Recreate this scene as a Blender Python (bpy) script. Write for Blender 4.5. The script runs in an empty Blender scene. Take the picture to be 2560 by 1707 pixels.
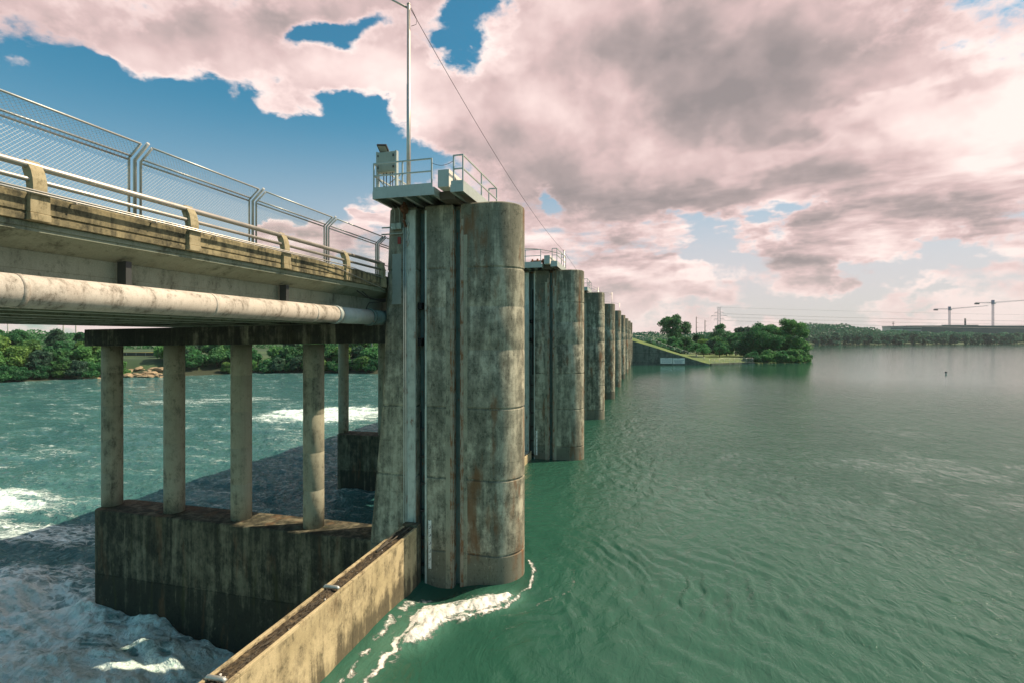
import bpy, bmesh, math, random
import numpy as np
from math import sin, cos, pi, radians, atan2, sqrt, hypot
from mathutils import Vector, Matrix

scene = bpy.context.scene
COL = scene.collection
rng = np.random.default_rng(7)
random.seed(7)

# ------------------------------------------------------------------ site numbers (metres; X upstream, Y along the dam, Z up)
EYE = 9.05
TH = radians(14.72)
YF = 18.09            # face of the nearest pier
YM = 19.15            # middle of the nearest pier
SP = 19.6             # pier spacing
NP = 9
ZT = 14.1             # pier top
ZD = -3.6             # tail water
SUN_AZ = (0.901, 0.434)
SUN_EL = radians(49.5)

# ------------------------------------------------------------------ numpy noise
_perm = np.random.default_rng(11).permutation(4096).astype(np.int64)
_val = np.random.default_rng(12).random(4096)
def _h(ix, iy):
    return _val[_perm[(_perm[ix & 4095] + iy) & 4095]]
def vnoise(x, y):
    ix = np.floor(x).astype(np.int64); iy = np.floor(y).astype(np.int64)
    fx = x - ix; fy = y - iy
    fx = fx*fx*fx*(fx*(fx*6-15)+10); fy = fy*fy*fy*(fy*(fy*6-15)+10)
    a = _h(ix, iy); b = _h(ix+1, iy); c = _h(ix, iy+1); d = _h(ix+1, iy+1)
    return (a*(1-fx)+b*fx)*(1-fy)+(c*(1-fx)+d*fx)*fy
def fbm(x, y, oct=5, gain=0.5):
    s = 0; a = 1; t = 0
    for i in range(oct):
        s = s + a*vnoise(x*2**i+17.3*i, y*2**i-9.1*i); t += a; a *= gain
    return s/t
def sstep(a, b, x):
    t = np.clip((x-a)/(b-a), 0, 1); return t*t*(3-2*t)

# ------------------------------------------------------------------ object helpers
def tag(o, label=None, cat=None, group=None, kind=None):
    if label: o['label'] = label
    if cat: o['category'] = cat
    if group: o['group'] = group
    if kind: o['kind'] = kind
    return o
def thing(name, loc=(0, 0, 0), label=None, cat=None, group=None, rz=0):
    o = bpy.data.objects.new(name, None); COL.objects.link(o)
    o.location = loc; o.rotation_euler = (0, 0, rz); o.empty_display_size = .3
    return tag(o, label, cat, group)
def copy_tree(o, parent=None):
    c = o.copy(); COL.objects.link(c)
    if parent is not None:
        c.parent = parent
        for k in ('category', 'group'):
            if k in c: del c[k]
    for ch in list(o.children): copy_tree(ch, c)
    return c

class MB:
    """collects geometry in local coordinates of the thing it belongs to"""
    def __init__(s): s.v = []; s.f = []; s.sm = []
    def add(s, vs, fs, smooth=False):
        n = len(s.v); s.v += [tuple(p) for p in vs]
        for f in fs: s.f.append(tuple(i+n for i in f)); s.sm.append(smooth)
        return s
    def box(s, x0, x1, y0, y1, z0, z1):
        v = [(x, y, z) for z in (z0, z1) for y in (y0, y1) for x in (x0, x1)]
        return s.add(v, [(0, 2, 3, 1), (4, 5, 7, 6), (0, 1, 5, 4), (2, 6, 7, 3), (0, 4, 6, 2), (1, 3, 7, 5)])
    def cbox(s, x0, x1, y0, y1, z0, z1, c=.01):
        """box with chamfered vertical and horizontal edges"""
        bm = bmesh.new(); bmesh.ops.create_cube(bm, size=1)
        for v in bm.verts: v.co = Vector(((x0+x1)/2+v.co.x*(x1-x0), (y0+y1)/2+v.co.y*(y1-y0), (z0+z1)/2+v.co.z*(z1-z0)))
        bmesh.ops.bevel(bm, geom=list(bm.edges), offset=c, segments=2, affect='EDGES', profile=.5)
        s.bm(bm); return s
    def bm(s, bm, smooth=False):
        bm.verts.index_update()
        s.add([v.co[:] for v in bm.verts], [[v.index for v in f.verts] for f in bm.faces], smooth); bm.free(); return s
    def bar(s, a, b, w, h=None, up=(0, 0, 1)):
        a = Vector(a); b = Vector(b); h = h or w; d = (b-a).normalized(); u = Vector(up)
        if abs(d.dot(u)) > .98: u = Vector((1, 0, 0))
        r = d.cross(u).normalized(); u = r.cross(d)
        v = []
        for p in (a, b):
            for (i, j) in ((-1, -1), (1, -1), (1, 1), (-1, 1)): v.append(p+r*(i*w/2)+u*(j*h/2))
        return s.add(v, [(0, 1, 2, 3), (7, 6, 5, 4), (0, 4, 5, 1), (1, 5, 6, 2), (2, 6, 7, 3), (3, 7, 4, 0)])
    def tube(s, pts, r, n=10, cap=True, smooth=True):
        pts = [Vector(p) for p in pts]; rs = r if isinstance(r, (list, tuple)) else [r]*len(pts)
        v = []; f = []; prev = None
        for i, p in enumerate(pts):
            d = (pts[min(i+1, len(pts)-1)]-pts[max(i-1, 0)]).normalized()
            if prev is None:
                u = Vector((0, 0, 1)) if abs(d.z) < .9 else Vector((1, 0, 0))
                a = d.cross(u).normalized()
            else:
                a = (prev-d*prev.dot(d)).normalized()
            prev = a; b = d.cross(a)
            for k in range(n):
                t = 2*pi*k/n; v.append(p+(a*cos(t)+b*sin(t))*rs[i])
        for i in range(len(pts)-1):
            for k in range(n):
                k2 = (k+1) % n; f.append((i*n+k, i*n+k2, (i+1)*n+k2, (i+1)*n+k))
        s.add(v, f, smooth)
        if cap:
            m = len(pts)-1
            s.add(v[:n], [tuple(range(n-1, -1, -1))]); s.add(v[m*n:], [tuple(range(n))])
        return s
    def prism(s, poly, z0, z1, axis='z'):
        n = len(poly)
        def P(a, b, t): return (a, b, t) if axis == 'z' else ((t, a, b) if axis == 'x' else (a, t, b))
        v = [P(a, b, z0) for a, b in poly]+[P(a, b, z1) for a, b in poly]
        f = [tuple(range(n-1, -1, -1)), tuple(range(n, 2*n))]+[(i, (i+1) % n, n+(i+1) % n, n+i) for i in range(n)]
        return s.add(v, f)
    def lathe(s, prof, n=20, c=(0, 0), smooth=True):
        v = []; f = []
        for (r, z) in prof:
            for k in range(n): v.append((c[0]+r*cos(2*pi*k/n), c[1]+r*sin(2*pi*k/n), z))
        for i in range(len(prof)-1):
            for k in range(n): f.append((i*n+k, i*n+(k+1) % n, (i+1)*n+(k+1) % n, (i+1)*n+k))
        s.add(v, f, smooth)
        s.add(v[:n], [tuple(range(n-1, -1, -1))]); s.add(v[-n:], [tuple(range(n))]); return s
    def build(s, name, mat, parent=None, loc=None):
        me = bpy.data.meshes.new(name); me.from_pydata([tuple(p) for p in s.v], [], s.f); me.update()
        me.polygons.foreach_set('use_smooth', s.sm)
        bm = bmesh.new(); bm.from_mesh(me); bmesh.ops.remove_doubles(bm, verts=bm.verts, dist=1e-5)
        bmesh.ops.recalc_face_normals(bm, faces=bm.faces); bm.to_mesh(me); bm.free()
        me.materials.append(mat)
        o = bpy.data.objects.new(name, me); COL.objects.link(o)
        if parent is not None: o.parent = parent
        if loc is not None: o.location = loc
        return o

def np_mesh(name, V, F, mat, parent=None, smooth=False, attrs=None):
    me = bpy.data.meshes.new(name)
    k = F.shape[1]
    me.vertices.add(len(V)); me.vertices.foreach_set('co', V.astype(np.float32).ravel())
    me.loops.add(F.size); me.loops.foreach_set('vertex_index', F.astype(np.int32).ravel())
    me.polygons.add(len(F))
    me.polygons.foreach_set('loop_start', np.arange(0, F.size, k, dtype=np.int32))
    me.polygons.foreach_set('use_smooth', np.full(len(F), smooth))
    if attrs:
        for n, a in attrs.items():
            at = me.attributes.new(n, 'FLOAT', 'POINT'); at.data.foreach_set('value', a.astype(np.float32))
    me.update(calc_edges=True); me.validate()
    me.materials.append(mat)
    o = bpy.data.objects.new(name, me); COL.objects.link(o)
    if parent is not None: o.parent = parent
    return o

# ------------------------------------------------------------------ materials
class NT:
    def __init__(s, mat):
        s.t = mat.node_tree; s.n = s.t.nodes; s.l = s.t.links
    def new(s, typ, **kw):
        n = s.n.new(typ)
        for k, v in kw.items(): setattr(n, k, v)
        return n
    def link(s, a, b): s.l.new(a, b)
    def setin(s, n, i, v):
        if v is None: return
        if hasattr(v, 'is_linked') or isinstance(v, bpy.types.NodeSocket): s.l.new(v, n.inputs[i])
        else: n.inputs[i].default_value = v
    def math(s, op, a, b=None, c=None, clamp=False):
        n = s.new('ShaderNodeMath', operation=op, use_clamp=clamp)
        s.setin(n, 0, a); s.setin(n, 1, b); s.setin(n, 2, c); return n.outputs[0]
    def vmath(s, op, a, b=None, scale=None):
        n = s.new('ShaderNodeVectorMath', operation=op)
        s.setin(n, 0, a); s.setin(n, 1, b)
        if scale is not None: s.setin(n, 3, scale)
        return n.outputs['Value'] if op in ('LENGTH', 'DOT_PRODUCT', 'DISTANCE') else n.outputs[0]
    def noise(s, vec, scale=1, detail=4, rough=.5, dist=0, lac=2.0):
        n = s.new('ShaderNodeTexNoise'); s.setin(n, 'Vector', vec)
        n.inputs['Scale'].default_value = scale; n.inputs['Detail'].default_value = detail
        n.inputs['Roughness'].default_value = rough; n.inputs['Distortion'].default_value = dist
        n.inputs['Lacunarity'].default_value = lac
        return n.outputs[0]
    def mr(s, v, a, b, c=0., d=1., smooth=True):
        n = s.new('ShaderNodeMapRange', interpolation_type='SMOOTHSTEP' if smooth else 'LINEAR', clamp=True)
        s.setin(n, 0, v); s.setin(n, 1, a); s.setin(n, 2, b); s.setin(n, 3, c); s.setin(n, 4, d); return n.outputs[0]
    def mix(s, fac, a, b, mode='MIX'):
        n = s.new('ShaderNodeMix', data_type='RGBA', blend_type=mode, clamp_factor=True)
        s.setin(n, 0, fac)
        for i, v in ((6, a), (7, b)):
            if isinstance(v, tuple): v = (*v, 1) if len(v) == 3 else v
            s.setin(n, i, v)
        return n.outputs[2]
    def comb(s, x, y, z):
        n = s.new('ShaderNodeCombineXYZ'); s.setin(n, 0, x); s.setin(n, 1, y); s.setin(n, 2, z); return n.outputs[0]
    def sep(s, v):
        n = s.new('ShaderNodeSeparateXYZ'); s.setin(n, 0, v); return n.outputs

def newmat(name):
    m = bpy.data.materials.new(name); m.use_nodes = True
    t = NT(m); p = t.n['Principled BSDF']
    return m, t, p
def objcoord(t):
    """object coordinates, shifted per object so that copies weather differently"""
    tc = t.new('ShaderNodeTexCoord'); oi = t.new('ShaderNodeObjectInfo')
    r = t.math('MULTIPLY', oi.outputs['Random'], 37.0)
    return t.vmath('ADD', tc.outputs['Object'], t.comb(r, r, t.math('MULTIPLY', oi.outputs['Random'], 0.0))), tc

def concrete(name, light, mid, dark, streak=.5, rust=.0, moss=0., zdark=None, bump=.25, scale=1., an=0., lift=None):
    m, t, p = newmat(name)
    P, tc = objcoord(t)
    n1 = t.noise(P, .55*scale, 6, .6)
    n2 = t.noise(t.vmath('MULTIPLY', P, (1, 1, .72)), 2.4*scale, 10, .72)
    S = t.vmath('MULTIPLY', P, (1.2+an, 1.2+an, .12))
    n3 = t.noise(S, 1.25*scale, 8, .66, .4)
    S2 = t.vmath('MULTIPLY', P, (5, 5, .3))
    n4 = t.noise(S2, 1.2*scale, 5, .6)
    n5 = t.noise(P, 38*scale, 4, .7)
    c = t.mix(t.mr(n1, .32, .68), mid, light)
    c = t.mix(t.math('MULTIPLY', t.mr(n2, .42, .66), .55), c, mid)
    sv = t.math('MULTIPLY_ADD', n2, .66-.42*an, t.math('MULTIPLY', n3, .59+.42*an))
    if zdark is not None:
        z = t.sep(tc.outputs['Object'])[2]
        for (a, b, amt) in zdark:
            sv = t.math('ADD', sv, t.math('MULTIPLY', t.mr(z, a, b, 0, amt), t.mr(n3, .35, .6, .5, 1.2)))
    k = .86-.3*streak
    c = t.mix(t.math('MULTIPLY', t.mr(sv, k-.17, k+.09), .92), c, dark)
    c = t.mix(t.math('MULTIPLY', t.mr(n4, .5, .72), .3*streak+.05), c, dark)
    if lift:
        zz = t.sep(tc.outputs['Object'])[2]; wn_ = t.new('ShaderNodeTexWhiteNoise', noise_dimensions='2D')
        oi = t.new('ShaderNodeObjectInfo')
        t.link(t.comb(t.math('FLOOR', t.math('DIVIDE', t.math('SUBTRACT', zz, lift[0]), lift[1])), t.math('MULTIPLY', oi.outputs['Random'], 9), 0.), wn_.inputs['Vector'])
        sv = t.math('ADD', sv, t.mr(wn_.outputs[0], 0, 1, -.055, .055, False))
        c = t.mix(t.math('MULTIPLY', t.mr(sv, k-.17, k+.09), .5), c, dark)
        c = t.mix(t.mr(wn_.outputs[0], 0, 1, .0, .28, False), c, mid)
    # pale lime runs and scabs
    sc = t.noise(t.vmath('MULTIPLY', P, (1, 1, .6)), 9*scale, 8, .75)
    c = t.mix(t.math('MULTIPLY', t.mr(sc, .57, .66), t.math('MULTIPLY', t.mr(n1, .4, .7), .6)), c, light)
    cr = t.noise(t.vmath('MULTIPLY', P, (1, 1, .55)), 13*scale, 9, .78)
    c = t.mix(t.math('MULTIPLY', t.mr(t.math('MULTIPLY_ADD', n3, .35, cr), .70, .76), t.math('MULTIPLY', t.mr(n2, .42, .6), .35+.5*streak)), c, tuple(.55*x for x in dark))
    if rust:
        R = t.noise(t.vmath('ADD', t.vmath('MULTIPLY', P, (1.3, 1.3, .32)), (31, 7, 3)), 1.0*scale, 6, .6)
        c = t.mix(t.math('MULTIPLY', t.mr(R, .54, .68), rust), c, (.20, .095, .042))
    if moss:
        R = t.noise(t.vmath('ADD', t.vmath('MULTIPLY', P, (2.2, 2.2, .2)), (3, 17, 3)), 1.3*scale, 5, .6)
        c = t.mix(t.math('MULTIPLY', t.mr(R, .55, .68), moss), c, (.06, .06, .018))
    if lift:      # form-board lines and tie holes left by the shuttering
        xx = t.sep(tc.outputs['Object'])[0]; zz = t.sep(tc.outputs['Object'])[2]
        fz = t.math('ABSOLUTE', t.math('SUBTRACT', t.math('FRACT', t.math('DIVIDE', t.math('SUBTRACT', zz, lift[0]), lift[1]/4)), .5))
        fx = t.math('ABSOLUTE', t.math('SUBTRACT', t.math('FRACT', t.math('DIVIDE', xx, .62)), .5))
        c = t.mix(t.math('MULTIPLY', t.mr(fz, .475, .495), t.mr(n2, .4, .6, 0, .5)), c, dark)
        c = t.mix(t.math('MULTIPLY', t.mr(fx, .465, .49), t.mr(n2, .45, .6, 0, .4)), c, dark)
        hole = t.math('LENGTH' if False else 'ADD', t.math('POWER', t.math('MULTIPLY', t.math('SUBTRACT', fz, .25), 21.), 2.), t.math('POWER', t.math('MULTIPLY', t.math('SUBTRACT', fx, .25), 20.), 2.))
        c = t.mix(t.mr(hole, .12, .03, 0, .7), c, (.03, .03, .028))
    c = t.mix(t.math('MULTIPLY', t.mr(n5, .35, .7), .22), c, (.05, .05, .045))
    t.link(c, p.inputs['Base Color']); p.inputs['Roughness'].default_value = .9
    p.inputs['Specular IOR Level'].default_value = .25
    b = t.new('ShaderNodeBump'); b.inputs['Strength'].default_value = bump; b.inputs['Distance'].default_value = .03
    t.link(t.math('ADD', t.math('MULTIPLY', n5, .35), t.math('ADD', n2, t.math('MULTIPLY', n3, .6))), b.inputs['Height'])
    t.link(b.outputs[0], p.inputs['Normal'])
    return m

def metal(name, col, rough=.5, metallic=.0, rust=0., wear=.15, rustcol=(.2, .075, .03)):
    m, t, p = newmat(name); P, tc = objcoord(t)
    n1 = t.noise(P, 3, 6, .6); n2 = t.noise(t.vmath('MULTIPLY', P, (6, 6, .8)), 2, 5, .6)
    c = t.mix(t.math('MULTIPLY', t.mr(n1, .4, .7), wear*2), col, tuple(x*.6 for x in col))
    c = t.mix(t.math('MULTIPLY', t.mr(n2, .5, .7), wear), c, (.08, .07, .05))
    if rust: c = t.mix(t.mr(t.math('MULTIPLY_ADD', n1, .5, t.math('MULTIPLY', n2, .5)), .6-.3*rust, .7-.25*rust), c, rustcol)
    t.link(c, p.inputs['Base Color']); p.inputs['Metallic'].default_value = metallic
    t.link(t.mr(n1, .2, .8, rough-.1, rough+.15), p.inputs['Roughness'])
    b = t.new('ShaderNodeBump'); b.inputs['Strength'].default_value = .08; t.link(n1, b.inputs['Height']); t.link(b.outputs[0], p.inputs['Normal'])
    return m

def plain(name, col, rough=.7, metallic=0.):
    m, t, p = newmat(name); P, tc = objcoord(t)
    n = t.noise(P, 5, 5, .6)
    t.link(t.mix(t.math('MULTIPLY', t.mr(n, .35, .7), .35), col, tuple(x*.7 for x in col)), p.inputs['Base Color'])
    p.inputs['Roughness'].default_value = rough; p.inputs['Metallic'].default_value = metallic
    return m

def leafmat(name, a, b, scale=.35):
    m, t, p = newmat(name)
    g = t.new('ShaderNodeNewGeometry'); oi = t.new('ShaderNodeObjectInfo')
    n = t.noise(g.outputs['Position'], scale, 4, .6); n2 = t.noise(g.outputs['Position'], scale*6, 3, .6)
    f = t.mr(t.math('ADD', t.math('MULTIPLY', n, .55), t.math('ADD', t.math('MULTIPLY', n2, .4), t.math('MULTIPLY', oi.outputs['Random'], .22))), .4, .78)
    c = t.mix(f, a, b)
    t.link(c, p.inputs['Base Color']); p.inputs['Roughness'].default_value = .6
    p.inputs['Specular IOR Level'].default_value = .3
    tr = t.new('ShaderNodeBsdfTranslucent'); t.link(c, tr.inputs[0])
    mx = t.new('ShaderNodeMixShader'); mx.inputs[0].default_value = .42
    t.link(p.outputs[0], mx.inputs[1]); t.link(tr.outputs[0], mx.inputs[2])
    t.link(mx.outputs[0], t.n['Material Output'].inputs[0])
    return m

M = {}
M['pier'] = concrete('weathered_pier_concrete', (.68, .63, .48), (.48, .45, .345), (.085, .088, .065), .70, .85, 0., [(10.5, 13.9, .13), (1.15, .55, .5)], an=.15, lift=(1.1, 2.66))
M['bent'] = concrete('bent_concrete', (.27, .245, .165), (.165, .15, .10), (.024, .026, .019), .80, .4, .5, [(-1.9, -2.1, .12)], an=.4)
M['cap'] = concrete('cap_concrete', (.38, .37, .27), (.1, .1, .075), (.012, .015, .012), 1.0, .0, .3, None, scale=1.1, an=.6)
M['column'] = concrete('column_concrete', (.40, .38, .285), (.34, .325, .245), (.08, .08, .06), .3, .05, 0., None)
M['gatewall'] = concrete('gate_concrete', (.60, .49, .30), (.45, .365, .21), (.10, .085, .055), .4, .25, 0., [(.9, .1, .22)])
M['parapet'] = concrete('parapet_concrete', (.40, .34, .20), (.24, .205, .12), (.05, .05, .035), .62, .0, .0, None, scale=2.)
M['girder'] = concrete('girder_concrete', (.33, .36, .29), (.27, .30, .235), (.08, .085, .065), .25, .08, 0, None)
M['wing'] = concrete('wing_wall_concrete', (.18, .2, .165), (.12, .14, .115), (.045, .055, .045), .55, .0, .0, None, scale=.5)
M['pipe'] = concrete('painted_pipe', (.63, .58, .52), (.54, .495, .44), (.15, .13, .10), .32, .12, .0, None, scale=1.6, bump=.05)
M['post'] = concrete('post_concrete', (.46, .4, .26), (.36, .3, .18), (.1, .09, .05), .3, .0, 0, None, scale=3.)
M['steel'] = metal('grey_painted_steel', (.40, .45, .43), .5, 0, 0., .12)
M['galv'] = metal('galvanised_steel', (.5, .475, .43), .42, .75, 0., .15)
M['fencesteel'] = metal('fence_steel', (.5, .52, .5), .45, .6, 0., .15)
M['rust'] = metal('rusted_steel', (.2, .08, .035), .85, .0, .6, .4, (.1, .035, .015))
M['rustedge'] = metal('rust_streaked_edge', (.36, .31, .24), .85, 0., .42, .3, (.24, .11, .05))
M['channel'] = metal('guide_channel_steel', (.52, .55, .49), .6, 0., .08, .3)
M['teal'] = metal('slot_lining_steel', (.1, .16, .15), .7, 0., .15, .3)
M['black'] = plain('dark_slot', (.008, .01, .01), .9)
M['dark'] = plain('dark_metal', (.04, .045, .045), .5)
M['lampglass'] = plain('lamp_lens', (.3, .34, .3), .25)
M['grey'] = metal('cabinet_grey', (.33, .36, .31), .55, 0., .08, .15)
M['patch'] = plain('grey_paint_patch', (.29, .315, .285), .85)
M['white'] = plain('white_paint', (.75, .72, .66), .6)
M['gauge'] = plain('gauge_enamel', (.86, .84, .80), .5)
M['blackpaint'] = plain('black_paint', (.02, .02, .02), .6)
M['red'] = plain('red_sign_paint', (.28, .03, .02), .6)
M['blue'] = plain('blue_print', (.07, .12, .18), .6)
M['cable'] = plain('black_cable', (.02, .02, .02), .6)
M['bark'] = plain('bark', (.07, .055, .04), .9)
M['leafA'] = leafmat('leaf_mid', (.035, .14, .055), (.14, .34, .10))
M['leafB'] = leafmat('leaf_dark', (.026, .125, .055), (.085, .27, .09))
M['leafC'] = leafmat('leaf_bright', (.045, .14, .045), (.19, .34, .08))
M['leafD'] = leafmat('leaf_greyish', (.03, .09, .06), (.07, .16, .09))
M['leafF'] = leafmat('leaf_far_haze_tint', (.026, .11, .07), (.06, .18, .11), .08)  # bluish tint in the leaf colour mimics distance haze
M['rock'] = concrete('bank_rock', (.44, .34, .215), (.32, .245, .155), (.1, .08, .05), .3, .2, .1, None, scale=.8)
M['bwhite'] = plain('building_white', (.5, .49, .45), .6)
M['bglass'] = plain('building_dark_glass', (.03, .06, .075), .25)
M['bslab'] = plain('building_slab', (.4, .38, .35), .7)
M['crane'] = plain('crane_paint', (.3, .3, .33), .5)
M['cranemast'] = plain('crane_mast_paint', (.12, .16, .28), .5)
M['yellow'] = plain('yellow_pipe', (.5, .33, .06), .6)
M['wood'] = plain('pole_wood', (.1, .085, .065), .9)
M['debris'] = concrete('crest_debris', (.2, .15, .09), (.06, .045, .03), (.018, .014, .01), .6, .0, 0, None, scale=6, bump=.9)

def grassmat():
    m, t, p = newmat('grass'); g = t.new('ShaderNodeNewGeometry')
    n = t.noise(g.outputs['Position'], .25, 6, .6); n2 = t.noise(g.outputs['Position'], 2.5, 4, .6)
    c = t.mix(t.mr(n, .35, .65), (.07, .13, .035), (.15, .2, .05)); c = t.mix(t.math('MULTIPLY', n2, .5), c, (.05, .09, .03))
    t.link(c, p.inputs['Base Color']); p.inputs['Roughness'].default_value = .95
    return m
M['grass'] = grassmat()
def groundmat():
    m, t, p = newmat('ground_earth'); g = t.new('ShaderNodeNewGeometry')
    n = t.noise(g.outputs['Position'], .06, 6, .6); n2 = t.noise(g.outputs['Position'], .8, 5, .6)
    c = t.mix(t.mr(n, .4, .6), (.02, .055, .022), (.05, .1, .035)); c = t.mix(t.math('MULTIPLY', t.mr(n2, .5, .7), .5), c, (.03, .05, .02))
    z = t.sep(g.outputs['Position'])[2]
    wet = t.math('MULTIPLY', t.mr(t.math('ADD', z, t.math('MULTIPLY', n2, 3)), 1.2, -1.0), 1)
    c = t.mix(wet, c, (.03, .04, .02))
    t.link(c, p.inputs['Base Color']); p.inputs['Roughness'].default_value = .95
    return m
M['ground'] = groundmat()

def watermat(name, deep, shallow, foamcol, fscale, stretch, ripple, spec):
    m, t, p = newmat(name); g = t.new('ShaderNodeNewGeometry'); P = g.outputs['Position']
    at = t.new('ShaderNodeAttribute', attribute_name='foam'); F = at.outputs['Fac']
    at2 = t.new('ShaderNodeAttribute', attribute_name='milk'); K = at2.outputs['Fac']
    at3 = t.new('ShaderNodeAttribute', attribute_name='calm'); CL = at3.outputs['Fac']
    Ps = t.vmath('MULTIPLY', P, stretch)
    warp = t.noise(P, .5, 4, .6)
    Pw = t.vmath('ADD', Ps, t.comb(t.math('MULTIPLY', warp, 1.4), t.math('MULTIPLY', warp, 1.1), 0.))
    a = t.noise(Pw, fscale, 9, .68); b = t.noise(Pw, fscale*4.3, 7, .7)
    ve = t.new('ShaderNodeTexVoronoi', feature='DISTANCE_TO_EDGE'); ve.inputs['Scale'].default_value = fscale*2.6
    t.link(t.vmath('ADD', Pw, t.comb(t.math('MULTIPLY', a, .8), t.math('MULTIPLY', b, .5), 0.)), ve.inputs['Vector'])
    lace = t.mr(ve.outputs['Distance'], .16, .0)
    v = t.math('MULTIPLY_ADD', lace, .10, t.math('ADD', t.math('MULTIPLY', a, .57), t.math('MULTIPLY', b, .37)))
    thr = t.math('SUBTRACT', .82, t.math('MULTIPLY', F, .62))
    d = t.math('SUBTRACT', v, thr)
    foam = t.mr(d, -.09, .15)
    big = t.noise(t.vmath('MULTIPLY', P, (.05, .05, .05)), 1., 3, .5)
    c = t.mix(t.mr(big, .35, .65), deep, shallow)
    c = t.mix(t.math('MULTIPLY', K, .8), c, tuple(min(1, x*2.2+.05) for x in shallow))
    c = t.mix(foam, c, t.mix(t.mr(t.math('ADD', t.math('MULTIPLY', a, .42), t.math('MULTIPLY_ADD', lace, .10, t.math('MULTIPLY', b, .52))), .36, .54), tuple(.42*x+.58*y for x, y in zip(foamcol, (min(1, q*3+.08) for q in shallow))), foamcol))
    t.link(c, p.inputs['Base Color'])
    p.inputs['IOR'].default_value = 1.33; p.inputs['Specular IOR Level'].default_value = spec
    if spec < .4: p.inputs['Specular Tint'].default_value = (.28, .72, .92, 1)
    t.link(t.mr(foam, 0, 1, .06, .75), p.inputs['Roughness'])
    # ripples
    r1 = t.noise(t.vmath('MULTIPLY', P, (1.0, .62, 1)), 2.6, 5, .62, .5)
    r2 = t.noise(t.vmath('MULTIPLY', P, (1.0, .55, 1)), .75, 4, .6, .8)
    r3 = t.noise(P, 9, 3, .6)
    h = t.math('ADD', t.math('MULTIPLY', r1, .19), t.math('ADD', t.math('MULTIPLY', r2, .38), t.math('MULTIPLY', r3, .02)))
    h = t.math('MULTIPLY', h, CL)
    h = t.math('ADD', h, t.math('MULTIPLY', t.math('MULTIPLY', foam, a), .14))
    bp = t.new('ShaderNodeBump'); bp.inputs['Strength'].default_value = 1.; bp.inputs['Distance'].default_value = ripple
    t.link(h, bp.inputs['Height']); t.link(bp.outputs[0], p.inputs['Normal'])
    return m
M['water'] = watermat('lake_water', (.019, .078, .053), (.025, .093, .063), (.82, .80, .76), 1.6, (1, 1, 1), .75, .44)
M['river'] = watermat('tail_water', (.030, .108, .110), (.040, .128, .124), (.76, .92, .89), .75, (.42, 1.15, 1), 1.6, .05)

# ------------------------------------------------------------------ camera
cd = bpy.data.cameras.new('camera'); cam = bpy.data.objects.new('camera', cd); COL.objects.link(cam)
cam.location = (0, 0, EYE); cam.rotation_euler = (pi/2, 0, TH)
cd.lens = 18; cd.sensor_width = 36; cd.shift_y = -8/2352; cd.clip_end = 20000; cd.clip_start = .1
scene.camera = cam

# ------------------------------------------------------------------ light
sv = Vector((SUN_AZ[0]*cos(SUN_EL), SUN_AZ[1]*cos(SUN_EL), sin(SUN_EL))).normalized()
sd = bpy.data.lights.new('sun', 'SUN'); sun = bpy.data.objects.new('sun', sd); COL.objects.link(sun)
sd.energy = 5.0; sd.angle = radians(.53); sd.color = (1, .83, .60)
sun.rotation_euler = (-sv).to_track_quat('-Z', 'Y').to_euler(); sun.location = (60, 30, 80)

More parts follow.
